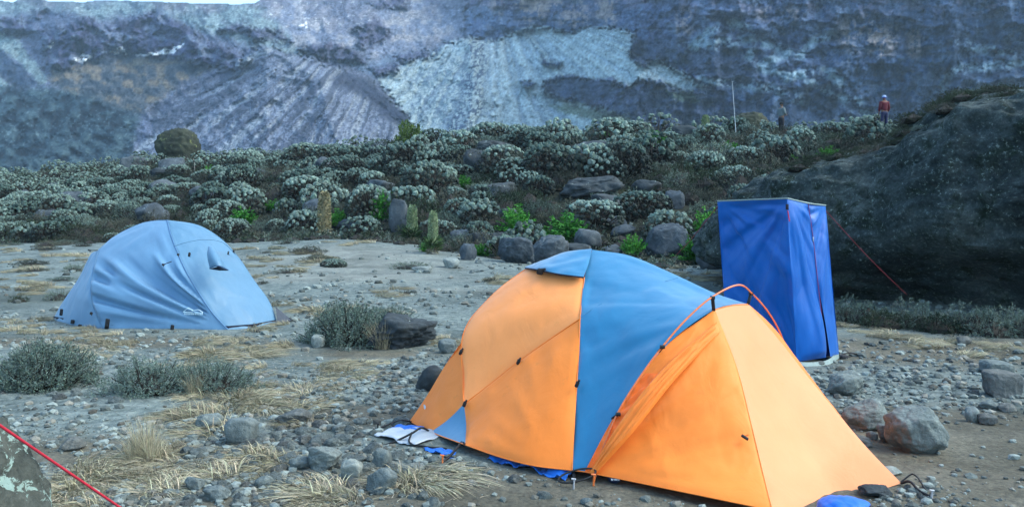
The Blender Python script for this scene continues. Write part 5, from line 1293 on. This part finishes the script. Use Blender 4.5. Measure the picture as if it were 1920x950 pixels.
def thicket_boulders():
    rg = random.Random(21); n = 0
    looks = ["dark half-buried boulder", "rough blue-grey boulder", "low dark boulder", "angular dark boulder", "lichen-spotted dark boulder"]
    while n < 44:
        px = rg.uniform(20, 1420); t = rg.uniform(.0, .95) if n > 12 else rg.uniform(-.02, .08)
        if t < .1: px = rg.uniform(860, 1440)
        db, dt = np.interp(px, _U, _DB), np.interp(px, _U, _DT); y = db + t * (dt - db); x = (px - CX) / FPX * y
        w_ = rg.uniform(.9, 2.3) * (1 if t > .1 else .6); ht = w_ * rg.uniform(.45, .8)
        if BCX - 7.5 < x: continue
        if any(abs(x - a) < b + w_ * .6 and -2.4 < y - c < 1 for a, b, c in FERNS) or any(abs(px - q) < 50 and y < 36 for q in (607, 746, 772, 811)): continue
        W_, F = rock_shape(800 + n, 4, (1, 1, 1), 11, .10, .4); W_ = np.sign(W_) * (np.abs(W_) * 2) ** .85 / 2 * np.array([w_, w_ * .8, ht]); W_[:, 2] += ht * .34
        z = H(x, y); mb = MB(); mb.add(W_, F)
        link("boulder", mb.mesh("boulder", [M_RHILL if n % 3 else M_RDK], True, False), None, (x, y, z), (0, 0, rg.uniform(0, 6)), label=unique(looks[n % 5], px, HY - (z + ht * .4 - CAMZ) / y * FPX, LM_HILL), category="boulder", group="boulders lying in the thicket"); n += 1
thicket_boulders()

def undergrowth():
    rg = np.random.default_rng(8); small = [twig_bush(300 + i, [m_, M_TWIG], 17, 8, .17, flat=.6, lw=.4) for i, m_ in enumerate((M_BRN, M_HEATH, M_SAGE, M_HEATH))]
    items = []
    for k in range(1500):
        px = rg.uniform(-160, 1800); t = rg.uniform(-.10, 1.05); db, dt = np.interp(px, _U, _DB), np.interp(px, _U, _DT)
        y = db + t * (dt - db); x = (px - CX) / FPX * y
        if BCX - 7.2 < x and y < 24.5: continue
        items.append((small[rg.integers(4)], x, y, rg.uniform(.35, .7)))
    link("undergrowth", stuff_mesh(items, "undergrowth"), kind='stuff', label="low tangled plants covering the slope between the bushes", category="undergrowth")
    if REST: link("distant_bushes", stuff_mesh(REST, "distant_bushes"), kind='stuff', label="further bushes along the top of the thicket", category="bushes")
undergrowth()

def named_plants():
    def at(px, py): g = G(px, py); return g
    def pb(me, name, look, cat, px, py, wpx, sz=1.0, grp=None):
        g = at(px, py); s = wpx / FPX * g[1] / 2
        return link(name, me, None, g - [0, 0, .04], (0, 0, random.uniform(0, 6)), (s, s, s * sz), label=look, category=cat, group=grp)
    for (px, py, w_, sz, lb) in FERN_LIST:
        pb(FB[int(px) % 3], "fern_clump", lb, "fern", px, py, w_ * 1.35, sz * 1.0, "bright green fern clumps")
    ol = [twig_bush(240 + i, [M_OLIVE, M_TWIG], 260, 22, .085, flat=[.95, .7][i], fill=.2) for i in range(2)]
    pb(ol[0], "olive_bush", "tall olive-green bush standing on the crest left of centre", "bush", 772, 282, 84, 1.5)
    pb(ol[1], "olive_bush", "low olive-green bush peeping over the crest further left", "bush", 565, 290, 64, 1.2)
    pb(TBD[0], "heath_shrub", "dark green spreading shrub behind the grey-blue tent at the left", "shrub", 75, 452, 130, .9); pb(TBD[1], "heath_shrub", "dark shrub right beside the spreading one, behind the grey-blue tent", "shrub", 150, 452, 110, .8)
    pb(TBK[0], "twiggy_shrub", "brownish tall scrub above the dark shrubs at the left", "shrub", 78, 430, 60, 1.6); pb(TBD[2], "heath_shrub", "dark shrub just left of the grey-blue tent's crown", "shrub", 208, 446, 66, .9)
    pb(TBK[1], "twiggy_shrub", "low brown shrub at the foot of the dark shrubs", "shrub", 88, 462, 56, .6); pb(TBK[2], "twiggy_shrub", "pinkish-brown shrub below the dark ones near the tent", "shrub", 155, 462, 40, .7)
    pb(TBS[1], "leafy_shrub", "pale shrub half hidden behind the left edge of the grey-blue tent", "shrub", 140, 508, 54, .9)
    pb(TBS[0], "leafy_shrub", "grey-green shrub just left of the grey-blue tent", "shrub", 112, 562, 66, .9); pb(TBK[0], "twiggy_shrub", "brown low shrub on the gravel left of the grey-blue tent", "shrub", 66, 508, 72, .4)
    pb(TBD[1], "heath_shrub", "small dense green cushion on the gravel at the far left", "shrub", 35, 566, 46, .9)
    for (px, py, w_, sz, me, nm, lb) in [(600, 490, 92, .45, TBK[0], "twiggy_shrub", "brown flat shrub on the pale track"), (628, 500, 54, .7, SB[3], "silver_bush", "silver low bush in front of the brown flat shrub on the track"), (770, 502, 96, .45, TBS[1], "leafy_shrub", "low grey bush spread on the hummock by the track"), (920, 528, 38, 1.0, TBK[2], "twiggy_shrub", "small brown tuft-like shrub left of the orange tent's hood"), (762, 552, 46, .6, TBK[1], "twiggy_shrub", "small brown shrub above the mossy boulder"), (493, 532, 34, .8, TBK[2], "twiggy_shrub", "small brown shrub beside the grey-blue tent's right edge"), (540, 456, 60, .5, TBS[0], "leafy_shrub", "pale low shrub at the edge of the track"), (500, 450, 70, .6, TBK[1], "twiggy_shrub", "brown scrub right of the grey-blue tent's crown"), (418, 440, 110, .55, TBD[0], "heath_shrub", "dark green scrub right behind the grey-blue tent"), (1040, 420, 84, 1.0, TBK[0], "twiggy_shrub", "pale twiggy shrub above the big grey boulder"), (1250, 438, 90, .9, TBK[1], "twiggy_shrub", "pale twiggy shrub above the large patchy boulder"), (1505, 540, 40, .5, TBS[2], "leafy_shrub", "small low shrub beside the toilet tent")]:
        pb(me, nm, lb, "shrub" if nm != "silver_bush" else "bush", px, py, w_, sz)
    rq = random.Random(31)
    for k in range(34):                       # low scrub scattered over the ground left of the track
        px = rq.uniform(0, 600) if k < 24 else rq.uniform(430, 960); py = rq.uniform(452, 474) if k < 16 else (rq.uniform(474, 530) if k < 24 else rq.uniform(480, 640))
        g = G(px, py)
        if under_tent(g[0], g[1]) or inside(px, py, [(90, 610), (180, 450), (260, 405), (380, 405), (460, 470), (530, 610)]): continue
        me, nm, lk = [(TBK[0], "twiggy_shrub", "low brown twiggy cushion"), (TBS[1], "leafy_shrub", "low grey-green cushion"), (TBK[2], "twiggy_shrub", "flat brown scrub patch")][k % 3]
        pb(me, nm, unique(lk, px, py, LM_CAMP), "shrub", px, py, rq.uniform(30, 80), rq.uniform(.35, .6), "low scrub cushions on the camp ground")
    # foreground sage shrubs, denser and larger
    def big_sage(seed, sx, sy, sz, stems, lb, px, py, wpx):
        me = twig_bush(seed, [M_SAGEF, M_TWIG], stems, 16, .046, flat=1.0, sl=.20)
        g = at(px, py); s = wpx / FPX * g[1] / 2
        r = thing("sage_shrub", lb, "shrub", g + [0, s * .4, -.03])
        o = link("foliage", me, r); o.scale = (s * sx, s * sy, s * sz)
        mb = MB(); rg = np.random.default_rng(seed)
        for q in range(16):
            a = rg.uniform(0, 6.28); e = np.array([math.cos(a) * s * sx * .7, math.sin(a) * s * sy * .6, s * sz * .5]) * rg.uniform(.5, 1)
            tube(mb, [[e[0] * .2, e[1] * .2, -.04], e * .6 + [0, 0, -.02], e], [.012, .008, .004], 5, 0)
        link("stems", mb.mesh("stems", [M_TWIG], True), r)
    big_sage(250, 1, .8, .95, 1300, "large dark sage shrub at the left edge of the foreground", 56, 735, 216)
    big_sage(251, 1.05, .6, .78, 800, "low sage shrub left half of the wide foreground thicket below the grey-blue tent", 262, 746, 196)
    big_sage(252, 1.05, .6, .80, 800, "sage shrub at the right of the wide foreground thicket, beside dry grass", 380, 744, 180)
    big_sage(253, 1, .8, .98, 1100, "tall sage shrub growing against the left side of the dark mossy boulder", 650, 650, 190)
    big_sage(254, 1, .6, .62, 420, "pale sage shrub behind the dark mossy boulder", 725, 606, 120)
    for k in range(11):
        px = 1590 + k * 34; py = 600 + k * 2.6 + (k % 3) * 4
        o = pb([TBS[0], TBS[2], TBD[2]][k % 3 if k % 4 else 0], "leafy_shrub", None, "shrub", px, py, 112 + (k * 37) % 36, 1.05, "low shrubs along the foot of the huge boulder")
        o["label"] = "low shrub at the huge boulder's foot, " + ["nearest the toilet tent", "second right of the toilet tent", "third right of the toilet tent", "fourth right of the toilet tent", "a little left of the row's middle", "at the middle of the row", "a little right of the row's middle", "fourth from the picture's right edge", "third from the picture's right edge", "second from the picture's right edge", "at the picture's right edge"][k]
    # plants on the huge boulder's top
    rg = random.Random(9)
    for k in range(96):
        px = rg.uniform(1440, 1900); i = rg.randrange(30, 88) if k % 2 else rg.randrange(20, 60); cand = BB[i]; pxs = CX + FPX * cand[:, 0] / cand[:, 1]
        front = np.where((cand[:, 1] < 17.5))[0]
        if not len(front): continue
        j = front[np.argmin(np.abs(pxs[front] - px))]
        p = cand[j]; s = rg.uniform(.14, .40)
        me = [TBD[0], TBK[1], TBD[2], TBS[1], TBD[1]][k % 5]
        link("rock_plant", me, None, p - [0, 0, .06], (0, 0, rg.uniform(0, 6)), (s, s, s * .7), label=uniq(["small dark green shrub", "small brown twiggy shrub", "tiny green heath shrub", "small grey-green shrub", "small bushy green shrub"][k % 5] + " on the huge boulder, " + ("crest" if i < 60 else "upper face") + [" left part", " left of its middle", " right of its middle", " right part"][min(3, int((px - 1440) / 115))]), category="shrub", group="small shrubs on the huge boulder")
named_plants()

def lobelia(px, py, hpx, wpx, green, label, rosette=True):
    g = G(px, py); Y = g[1]; hh = hpx / FPX * Y; r0 = wpx / FPX * Y / 2
    rg = np.random.default_rng(int(px)); t = thing("giant_lobelia", label, "lobelia", g, "giant lobelias")
    z0 = hh * (.30 if rosette else .08)
    mb = MB(); zz = np.linspace(z0 * .8, hh, 14); pr = r0 * np.array([1.0, 1.02, 1.04, 1.04, 1.02, 1, .98, .95, .92, .88, .83, .74, .55, .12])
    lean = np.column_stack([.02 * zz, 0 * zz, zz]); tube(mb, lean, pr * .86, 12, 0, .6, caps=True)
    n = 900; u = rg.uniform(0, 1, n); a = rg.uniform(0, 6.28, n); z = z0 * .8 + u * (hh - z0 * .8); rr = np.interp(z, zz, pr) * .86
    p = np.column_stack([rr * np.cos(a) + .02 * z, rr * np.sin(a), z]); d = np.column_stack([np.cos(a), np.sin(a), rg.uniform(.1, .9, n)])
    leaves(mb, p, d, r0 * .60, r0 * .30, rg, 0, tones(rg, n, .55, 1.45), tri=False)
    mats = [M_LOBG if green else M_LOBB, M_TWIG]
    link("flower_spike", mb.mesh("flower_spike", mats, False), t)
    mb = MB(); n = 120
    if rosette:
        a = rg.uniform(0, 6.28, n); z = rg.uniform(.2, 1, n) * z0; p = np.column_stack([.3 * r0 * np.cos(a), .3 * r0 * np.sin(a), z]); d = np.column_stack([np.cos(a), np.sin(a), rg.uniform(.0, 1.1, n)])
        leaves(mb, p, d, r0 * 2.9, r0 * .42, rg, 0, tones(rg, n), tri=False)
        link("leaf_rosette", mb.mesh("leaf_rosette", [M_LOBD], False), t)
    mb = MB(); n = 140; a = rg.uniform(0, 6.28, n); z = rg.uniform(.1, .55, n) * (z0 if rosette else hh * .3); p = np.column_stack([.6 * r0 * np.cos(a), .6 * r0 * np.sin(a), z + .05]); d = np.column_stack([np.cos(a), np.sin(a), rg.uniform(-1.4, -.1, n)])
    leaves(mb, p, d, r0 * 1.5, r0 * .22, rg, 0, tones(rg, n), tri=False)
    link("dead_leaf_skirt", mb.mesh("dead_leaf_skirt", [M_STRAWD], False), t)
    return t
lobelia(607, 442, 82, 20, False, "tall brown dried lobelia spike left of the other lobelias", False)
lobelia(772, 457, 72, 16, True, "green lobelia spike just right of the standing slab")
lobelia(811, 476, 80, 15, True, "green lobelia spike with straw skirt, right of its twin by the slab")
lobelia(1322, 250, 48, 12, True, "small lobelia spike on the crest of the slope")

def dead_sticks():
    for (px, py, px2, py2, Y0, lb) in [(680, 405, 674, 380, 0, "thin white dead stick leaning in the bushes by the green clump"), (365, 318, 363, 297, 0, "thin pale dead stick above the grey-blue tent"), (168, 348, 163, 332, 0, "thin pale dead stick on the left slope"), (1560, 270, 1557, 246, 0, "thin pale dead stick on the crest right of the toilet tent")]:
        a = G(px, py + 6); b = P(px2, py2, a[1]); a[2] -= .05
        mb = MB(); tube(mb, catmull([[0, 0, 0], (b - a) * .5 + [.03, 0, 0], b - a], 8), np.linspace(.022, .010, 8), 5); tube(mb, [(b - a) * .6, (b - a) * .8 + [.12, 0, .05]], [.01, .005], 4)
        link("dead_stick", mb.mesh("dead_stick", [plain("bleached_wood", (.45, .42, .36), .9)], True, False), None, a, label=lb, category="stick")
    a = P(1381, 226, 45.0); b = P(1373, 154, 45.0); a[2] -= 1.2
    mb = MB(); tube(mb, [[0, 0, 0], b - a], [.022, .016], 8); tube(mb, [b - a, b - a + [0, 0, .03]], [.03, .01], 8)
    link("white_pole", mb.mesh("white_pole", [plain("white_painted_pole", (.42, .46, .5), .6)], True, False), None, a, label="thin white leaning pole on the crest left of the mossy boulder", category="pole")
dead_sticks()

# ================================================================== GRASS AND STONES ON THE CAMP GROUND
def dry_grass():
    GT = [grass_tuft(400 + i, [240, 200, 260, 220, 190, 230][i], [.24, .20, .28, .22, .18, .26][i], [(.9, -.1), (.6, .3), (1.2, -.3), (-.5, .2), (.3, -.6), (-.9, -.2)][i], [[M_STRAW], [M_STRAWD], [M_STRAW], [M_STRAWD], [M_STRAW], [M_STRAW]][i], [.15, .13, .18, .14, .12, .16][i], 1.25, .0028) for i in range(6)]
    zones = [("in the straw patch right of the wide foreground sage", [(470, 745), (520, 690), (560, 720), (600, 700), (640, 705), (690, 715), (500, 770), (540, 755)], (48, 26), 34),
             ("in the pale straw strip below the grey-blue tent", [(400, 655), (440, 640), (470, 665), (350, 660), (360, 690), (500, 640)], (46, 16), 26),
             ("around the foreground rubble at the bottom left", [(380, 780), (420, 760), (500, 870), (440, 890), (470, 850), (560, 920), (610, 930), (800, 905), (320, 860), (350, 790)], (44, 22), 40),
             ("near the lichen boulder at the bottom left", [(140, 900), (190, 890), (230, 885), (290, 920), (120, 940), (300, 870)], (38, 20), 26),
             ("on the gravel left of the grey-blue tent", [(40, 605), (20, 620), (90, 620), (15, 470), (30, 500), (80, 600), (20, 540)], (44, 18), 26),
             ("in the pale grass below the grey-blue tent's left half", [(190, 650), (150, 640), (210, 640)], (50, 14), 14),
             ("between the orange tent's top and the toilet tent", [(1270, 515), (1310, 520), (1340, 528), (1290, 530), (1230, 505)], (30, 9), 22),
             ("by the low shrubs in front of the huge boulder", [(1620, 622), (1690, 632), (1740, 642), (1800, 640), (1850, 650), (1890, 655), (1600, 612), (1830, 672)], (34, 8), 26),
             ("on the midground gravel", [(930, 528), (760, 552), (600, 590), (560, 600), (690, 590), (500, 520), (850, 650), (560, 575), (830, 640), (480, 500), (610, 485), (330, 690), (120, 660)], (40, 10), 40),
             ("left of the track", [(60, 470), (140, 480), (30, 520), (90, 540), (560, 500), (480, 480), (400, 462)], (50, 10), 44),
             ("at the foot of the thicket near the track", [(520, 468), (570, 478), (660, 460), (200, 445), (250, 452), (450, 470), (660, 455)], (40, 6), 20)]
    rg = random.Random(3); n = 0
    for (zone_, cs, (sx, sy), cnt) in zones:
        for k in range(cnt):
            c = cs[k % len(cs)]; px = c[0] + rg.gauss(0, sx * .6); py = c[1] + rg.gauss(0, sy * .6)
            if py > 945 and rg.random() < .5: py = 940
            g = G(px, py); i = rg.randrange(6)
            if under_tent(g[0], g[1]): continue
            s = rg.uniform(.45, 1.0) * (1.0 if g[1] < 12 else 1.5)
            look = ["golden windswept straw tuft", "short grey-brown straw tuft", "long golden straw tuft", "matted brown straw tuft", "small golden straw tuft", "left-leaning straw tuft"][i]
            link("grass_tuft", GT[i], None, g - [0, 0, .006], (0, 0, rg.uniform(-.7, .7)), (s * 1.15, s * 1.15, s * rg.uniform(.45, .9)), label=unique(look, px, py, LM_CAMP), category="grass tuft", group="dry grass tufts on the camp ground"); n += 1
    tall = grass_tuft(420, 260, .36, (.05, 0), [M_STRAW], .10, .45, .0026, .45)
    for (px, py, s, lb) in [(272, 858, .72, "tall upright yellow grass tuft in the left foreground"), (716, 655, .95, "pale upright grass tuft in front of the dark mossy boulder"), (365, 742, .6, "thin upright grass tuft before the wide foreground sage"), (285, 866, .5, "short yellow grass tuft at the foot of the tall upright one"), (250, 866, .45, "short yellow grass tuft left of the tall upright one")]:
        link("grass_tuft", tall, None, G(px, py), (0, 0, rg.uniform(0, 6)), (s, s, s), label=lb, category="grass tuft")
    # loose straw litter
    mb = MB(); r2 = np.random.default_rng(5)
    for (zone_, cs, (sx, sy), cnt) in zones:
        kk = cnt * 16; cc_ = np.array(cs)[np.arange(kk) % len(cs)] + r2.normal(size=(kk, 2)) * [sx * 1.3, sy * 1.3]
        yy = 2400 / np.maximum(cc_[:, 1] - 400, 60); xx = (cc_[:, 0] - CX) / FPX * yy; zz = height(xx, yy)
        for k in range(kk):
            g = np.array([xx[k], yy[k], zz[k]]); a = r2.uniform(0, 3.14); L = r2.uniform(.03, .12)
            d = np.array([math.cos(a), math.sin(a), r2.uniform(-.05, .12)]) * L; s_ = np.array([-d[1], d[0], 0]) / L * .0022
            q = g + [0, 0, .006]; mb.add([q - s_, q + s_, q + d + s_ * .4, q + d - s_ * .4], [[0, 1, 2, 3]], 0, tones(r2, 1)[0])
    link("straw_litter", mb.mesh("straw_litter", [M_STRAW], False), kind='stuff', label="loose straw blades strewn over the gravel", category="straw")
    # young plant at the lower left and sparse sprigs
dry_grass()

def stones():
    shapes = [rock_shape(500 + i, 2, (1, random.uniform(.7, 1), random.uniform(.45, .75)), 8, .05, .3) for i in range(9)]
    ms = [plain_rock for plain_rock in (M_RG, M_RGB, M_RPALE)]
    meshes = []
    for i, (V, F) in enumerate(shapes):
        mb = MB(); V = V.copy(); V[:, 2] += .12; mb.add(V, F); meshes.append(mb.mesh("small_rock", [ms[[0, 0, 1, 0, 2, 0, 1, 0, 0][i]]], False, False))
    rg = random.Random(12)
    zones = [("in the rubble left of the pale rounded rock", 470, 70, 858, 28, 75, (.05, .15)), ("in the rubble between the straw and the orange tent", 630, 75, 838, 32, 75, (.05, .15)), ("at the bottom edge left of centre", 480, 180, 925, 18, 45, (.04, .12)),
             ("in the gravel behind the orange tent's left corner", 760, 50, 690, 36, 45, (.05, .13)), ("in the gravel right of the toilet tent", 1680, 110, 700, 18, 36, (.05, .14)), ("beside the boulders right of the porch", 1660, 80, 770, 30, 16, (.03, .08)), ("under the sage at the left edge", 150, 70, 745, 12, 18, (.05, .14)),
             ("at the foot of the boulder row behind the orange tent", 960, 90, 502, 6, 18, (.12, .3)), ("below the tip of the orange porch", 1680, 60, 930, 14, 22, (.03, .07))]
    looks = ["grey angular stone", "blue-grey flat stone", "brownish stone", "grey chunky stone", "pale small stone", "small grey stone", "rough brown stone", "slab-like grey stone", "rounded grey stone"]
    for (zone_, mx, sx, my, sy, cnt, (a, b)) in zones:
        for k in range(cnt):
            rpx, rpy = rg.gauss(mx, sx), min(948, rg.gauss(my, sy)); g = G(rpx, rpy); i = rg.randrange(9)
            if under_tent(g[0], g[1]): continue
            s = a + (b - a) * rg.random() ** 1.8
            link("small_rock", meshes[i], None, g - [0, 0, s * .06], (rg.uniform(-.2, .2), rg.uniform(-.2, .2), rg.uniform(0, 6.28)), (s, s, s), label=unique(looks[i], rpx, rpy, LM_CAMP), category="stone", group="small stones lying on the camp ground")
    # gravel
    r2 = np.random.default_rng(6)
    v1, f1 = ICO[1]; n = 30000
    lib = [rock_shape(600 + i, 1, (1, .8, .6), 6, .05, .3)[0] for i in range(12)]
    px = r2.uniform(-60, 1980, n); py = 462 + 498 * r2.uniform(0, 1, n) ** .92
    D = 2400 / np.maximum(py - 400, 55); X = (px - CX) / FPX * D
    den = .5 + 1.7 * fbm(X * .55, D * .55, 8, 4)
    def z(cx, cy, rx, ry, a): return a * np.exp(-(((px - cx) / rx) ** 2 + ((py - cy) / ry) ** 2))
    den = den + z(1720, 700, 160, 30, .45) + z(560, 820, 260, 60, .8) + z(800, 690, 100, 60, .9) + z(700, 570, 250, 40, .4) + z(1690, 925, 90, 25, 1.3) + z(150, 790, 250, 40, .5) \
        - z(1850, 860, 170, 60, 1.2) - z(690, 780, 80, 18, .9) - z(150, 860, 110, 22, .9) - z(950, 930, 200, 20, .8) - z(650, 500, 180, 30, .8)
    keep = (r2.uniform(0, 1, n) < np.clip(den, .06, 1)) & ~under_tent(X, D); X = X[keep]; D = D[keep]; n = len(X)
    s = (.012 + .075 * r2.uniform(0, 1, n) ** 4) * np.clip(D / 6, .75, 3.0) ** .75
    Z = height(X, D); a = r2.uniform(0, 6.28, n); li = r2.integers(0, 12, n)
    A = np.array(lib)[li] * s[:, None, None]
    ca, sa = np.cos(a)[:, None], np.sin(a)[:, None]
    VX = A[..., 0] * ca - A[..., 1] * sa + X[:, None]; VY = A[..., 0] * sa + A[..., 1] * ca + D[:, None]; VZ = A[..., 2] + Z[:, None] + s[:, None] * .12
    V = np.stack([VX, VY, VZ], -1).reshape(-1, 3); F = (f1[None] + (np.arange(n) * len(v1))[:, None, None]).reshape(-1, 3)
    base = np.where(r2.uniform(size=(n, 1)) < .2, np.array([[.19, .185, .16]]), np.array([[.175, .20, .19]])); C_ = base * r2.uniform(.35, 1.4, (n, 1))
    def bl(t, b):
        nn_ = noise(t, 60, 4, .7); g = ramp(t, [(.3, (.75, .75, .78)), (.7, (1.25, 1.25, 1.2))], nn_).outputs[0]
        t.links.new(mixc(t, 1.0, attr(t), g, 'MULTIPLY'), b.inputs["Base Color"]); bump(t, b, nn_, .4, .004)
    link("gravel", mesh_from("gravel", V, [F], [mat("loose_gravel", bl, .93, .2)], None, False, np.repeat(C_, len(v1), axis=0)), kind='stuff', label="loose grey gravel covering the camp ground", category="gravel")
stones()

# ================================================================== PEOPLE
def skin_obj(name, parent, pts, edges, radii, mt, root=0, sub=2):
    me = bpy.data.meshes.new(name); me.from_pydata([tuple(p) for p in pts], edges, []); me.materials.append(mt)
    o = bpy.data.objects.new(name, me); COL.objects.link(o)
    if parent is not None: o.parent = parent
    m = o.modifiers.new("skin", 'SKIN'); m.use_smooth_shade = True
    for i, r in enumerate(radii):
        sv = me.skin_vertices[0].data[i]; sv.radius = (r if isinstance(r, tuple) else (r, r)); sv.use_root = (i == root)
    s = o.modifiers.new("sub", 'SUBSURF'); s.levels = s.render_levels = sub
    return o
M_SKIN = plain("brown_skin", (.16, .08, .05), .6)
def person(x, y, z, rz, label, jac, trou, hat, hatc2=None, arms='down'):
    t = thing("person", label, "person", (x, y, z), rz=rz)
    # figure faces +Y in its own space
    pts = [(0, 0, .95), (0, 0, 1.12), (0, -.01, 1.32), (0, 0, 1.45), (0, .01, 1.53), (0, .015, 1.62), (0, .01, 1.70)]
    rad = [(.15, .11), (.15, .10), (.17, .11), (.12, .085), .055, .088, .075]; ed = [(i, i + 1) for i in range(6)]
    def chain(start, ps, rs):
        prev = start
        for p, r in zip(ps, rs): pts.append(p); rad.append(r); ed.append((prev, len(pts) - 1)); prev = len(pts) - 1
        return prev
    hands = []
    for s in (-1, 1):
        chain(0, [(s * .10, 0, .86), (s * .11, .01, .50), (s * .12, -.01, .10), (s * .125, .12, .035)], [.095, .065, .045, .04])
        if arms == 'down': arm = [(s * .19, 0, 1.40), (s * .25, -.01, 1.12), (s * .25, .08, .90), (s * .24, .12, .82)]
        else: arm = [(s * .19, 0, 1.40), (s * .27, .02, 1.13), (s * .16, .20, 1.05), (s * .11, .27, 1.06)]
        w_ = chain(3, arm, [.065, .05, .036, .03]); hands.append((w_, arm[-1], s))
    for (w_, p, s) in hands:
        dwn = np.array([0, .3, -1]) if arms == 'down' else np.array([-s * .5, 1, .1]); dwn = dwn / np.linalg.norm(dwn)
        for k in range(5):
            off = np.array([0, (k - 2) * .018, 0]) if arms == 'down' else np.array([0, 0, (k - 2) * .018])
            L = [.045, .075, .082, .076, .06][k]
            a = np.array(p) + off + dwn * (.045 if k else .02); b = a + dwn * L * .5; c = b + dwn * L * .45 + np.array([-s * .02, 0, 0])
            chain(w_, [tuple(a), tuple(b), tuple(c)], [.011, .009, .007])
    skin_obj("body", t, pts, ed, rad, M_SKIN)
    jp = [(0, 0, .90), (0, 0, 1.12), (0, -.01, 1.33), (0, 0, 1.47)]; jr = [(.20, .16), (.19, .14), (.215, .15), (.13, .11)]; je = [(0, 1), (1, 2), (2, 3)]
    for s in (-1, 1):
        arm = [(s * .20, 0, 1.40), (s * .265, -.01, 1.12), (s * .255, .08, .92)] if arms == 'down' else [(s * .20, 0, 1.40), (s * .28, .02, 1.13), (s * .18, .19, 1.05)]
        pr = 3
        for p, r in zip(arm, (.095, .08, .062)): jp.append(p); jr.append(r); je.append((pr, len(jp) - 1)); pr = len(jp) - 1
    jk = skin_obj("jacket", t, jp, je, jr, jac)
    mb = MB(); tube(mb, [[0, .0, 1.47], [0, .0, 1.54]], [.085, .075], 10); link("collar", mb.mesh("collar", [jac], True, False), jk)
    tp = [(0, 0, .96), (0, 0, .88)]; tr_ = [(.165, .13), (.15, .12)]; te = [(0, 1)]
    for s in (-1, 1):
        pr = 1
        for p, r in (((s * .10, 0, .78), .115), ((s * .115, .01, .48), .09), ((s * .125, -.01, .09), .078)): tp.append(p); tr_.append(r); te.append((pr, len(tp) - 1)); pr = len(tp) - 1
    skin_obj("trousers", t, tp, te, tr_, trou)
    for s in (-1, 1):
        skin_obj("shoe", t, [(s * .125, -.05, .05), (s * .125, .06, .05), (s * .13, .17, .04)], [(0, 1), (1, 2)], [.055, .055, .042], M_WHITE if hatc2 else M_BLACK)
    # head: ears, nose, then hat
    mb = MB(); V, F = ICO[2]
    for s in (-1, 1): mb.add(V * [.012, .022, .032] + [s * .088, .01, 1.63], F)
    mb.add(V * [.015, .02, .024] + [0, .105, 1.625], F); link("ears_and_nose", mb.mesh("ears_and_nose", [M_SKIN], True, False), t)
    mb = MB()
    for s in (-1, 1): mb.add(V * [.011, .006, .008] + [s * .033, .094, 1.655], F)
    mb.add(V * [.024, .006, .005] + [0, .094, 1.578], F); link("eyes_and_mouth", mb.mesh("eyes_and_mouth", [M_BLACK], True, False), t)
    mb = MB(); V, F = ICO[3]; W_ = V[:, :] * [.106, .116, .115]; W_[:, 2] = np.maximum(W_[:, 2], -.035); W_ += [0, .004, 1.69]; mb.add(W_, F)
    a = np.linspace(0, 6.283, 20); tube(mb, np.column_stack([.103 * np.cos(a), .004 + .113 * np.sin(a), 1.665 + 0 * a]), .018, 6, 1)
    link("hat", mb.mesh("hat", [hat, hatc2 or hat], True, False), t)
    return t
def people():
    red = plain("dark_red_jacket", (.085, .004, .014), .8); navy = plain("navy_trousers", (.010, .013, .055), .8); blue = plain("blue_knit", (.03, .08, .42), .9); wh = plain("pale_knit", (.36, .42, .62), .9)
    Y = 43.2; p = P(1658, 241, Y)
    person(p[0], Y, p[2], R(8), "person in dark red jacket and pale blue hat standing on the crest, seen from behind", red, navy, wh, blue)
    grey = plain("grey_green_jacket", (.12, .15, .16), .85); dk = plain("dark_trousers", (.02, .02, .025), .9); bk = plain("black_knit", (.010, .012, .016), .95)
    Y = 46.0; p = P(1465, 250, Y)
    person(p[0], Y, p[2], R(-70), "person in a grey top and dark hat half hidden behind bushes on the crest", grey, dk, bk, None, 'fold')
people()
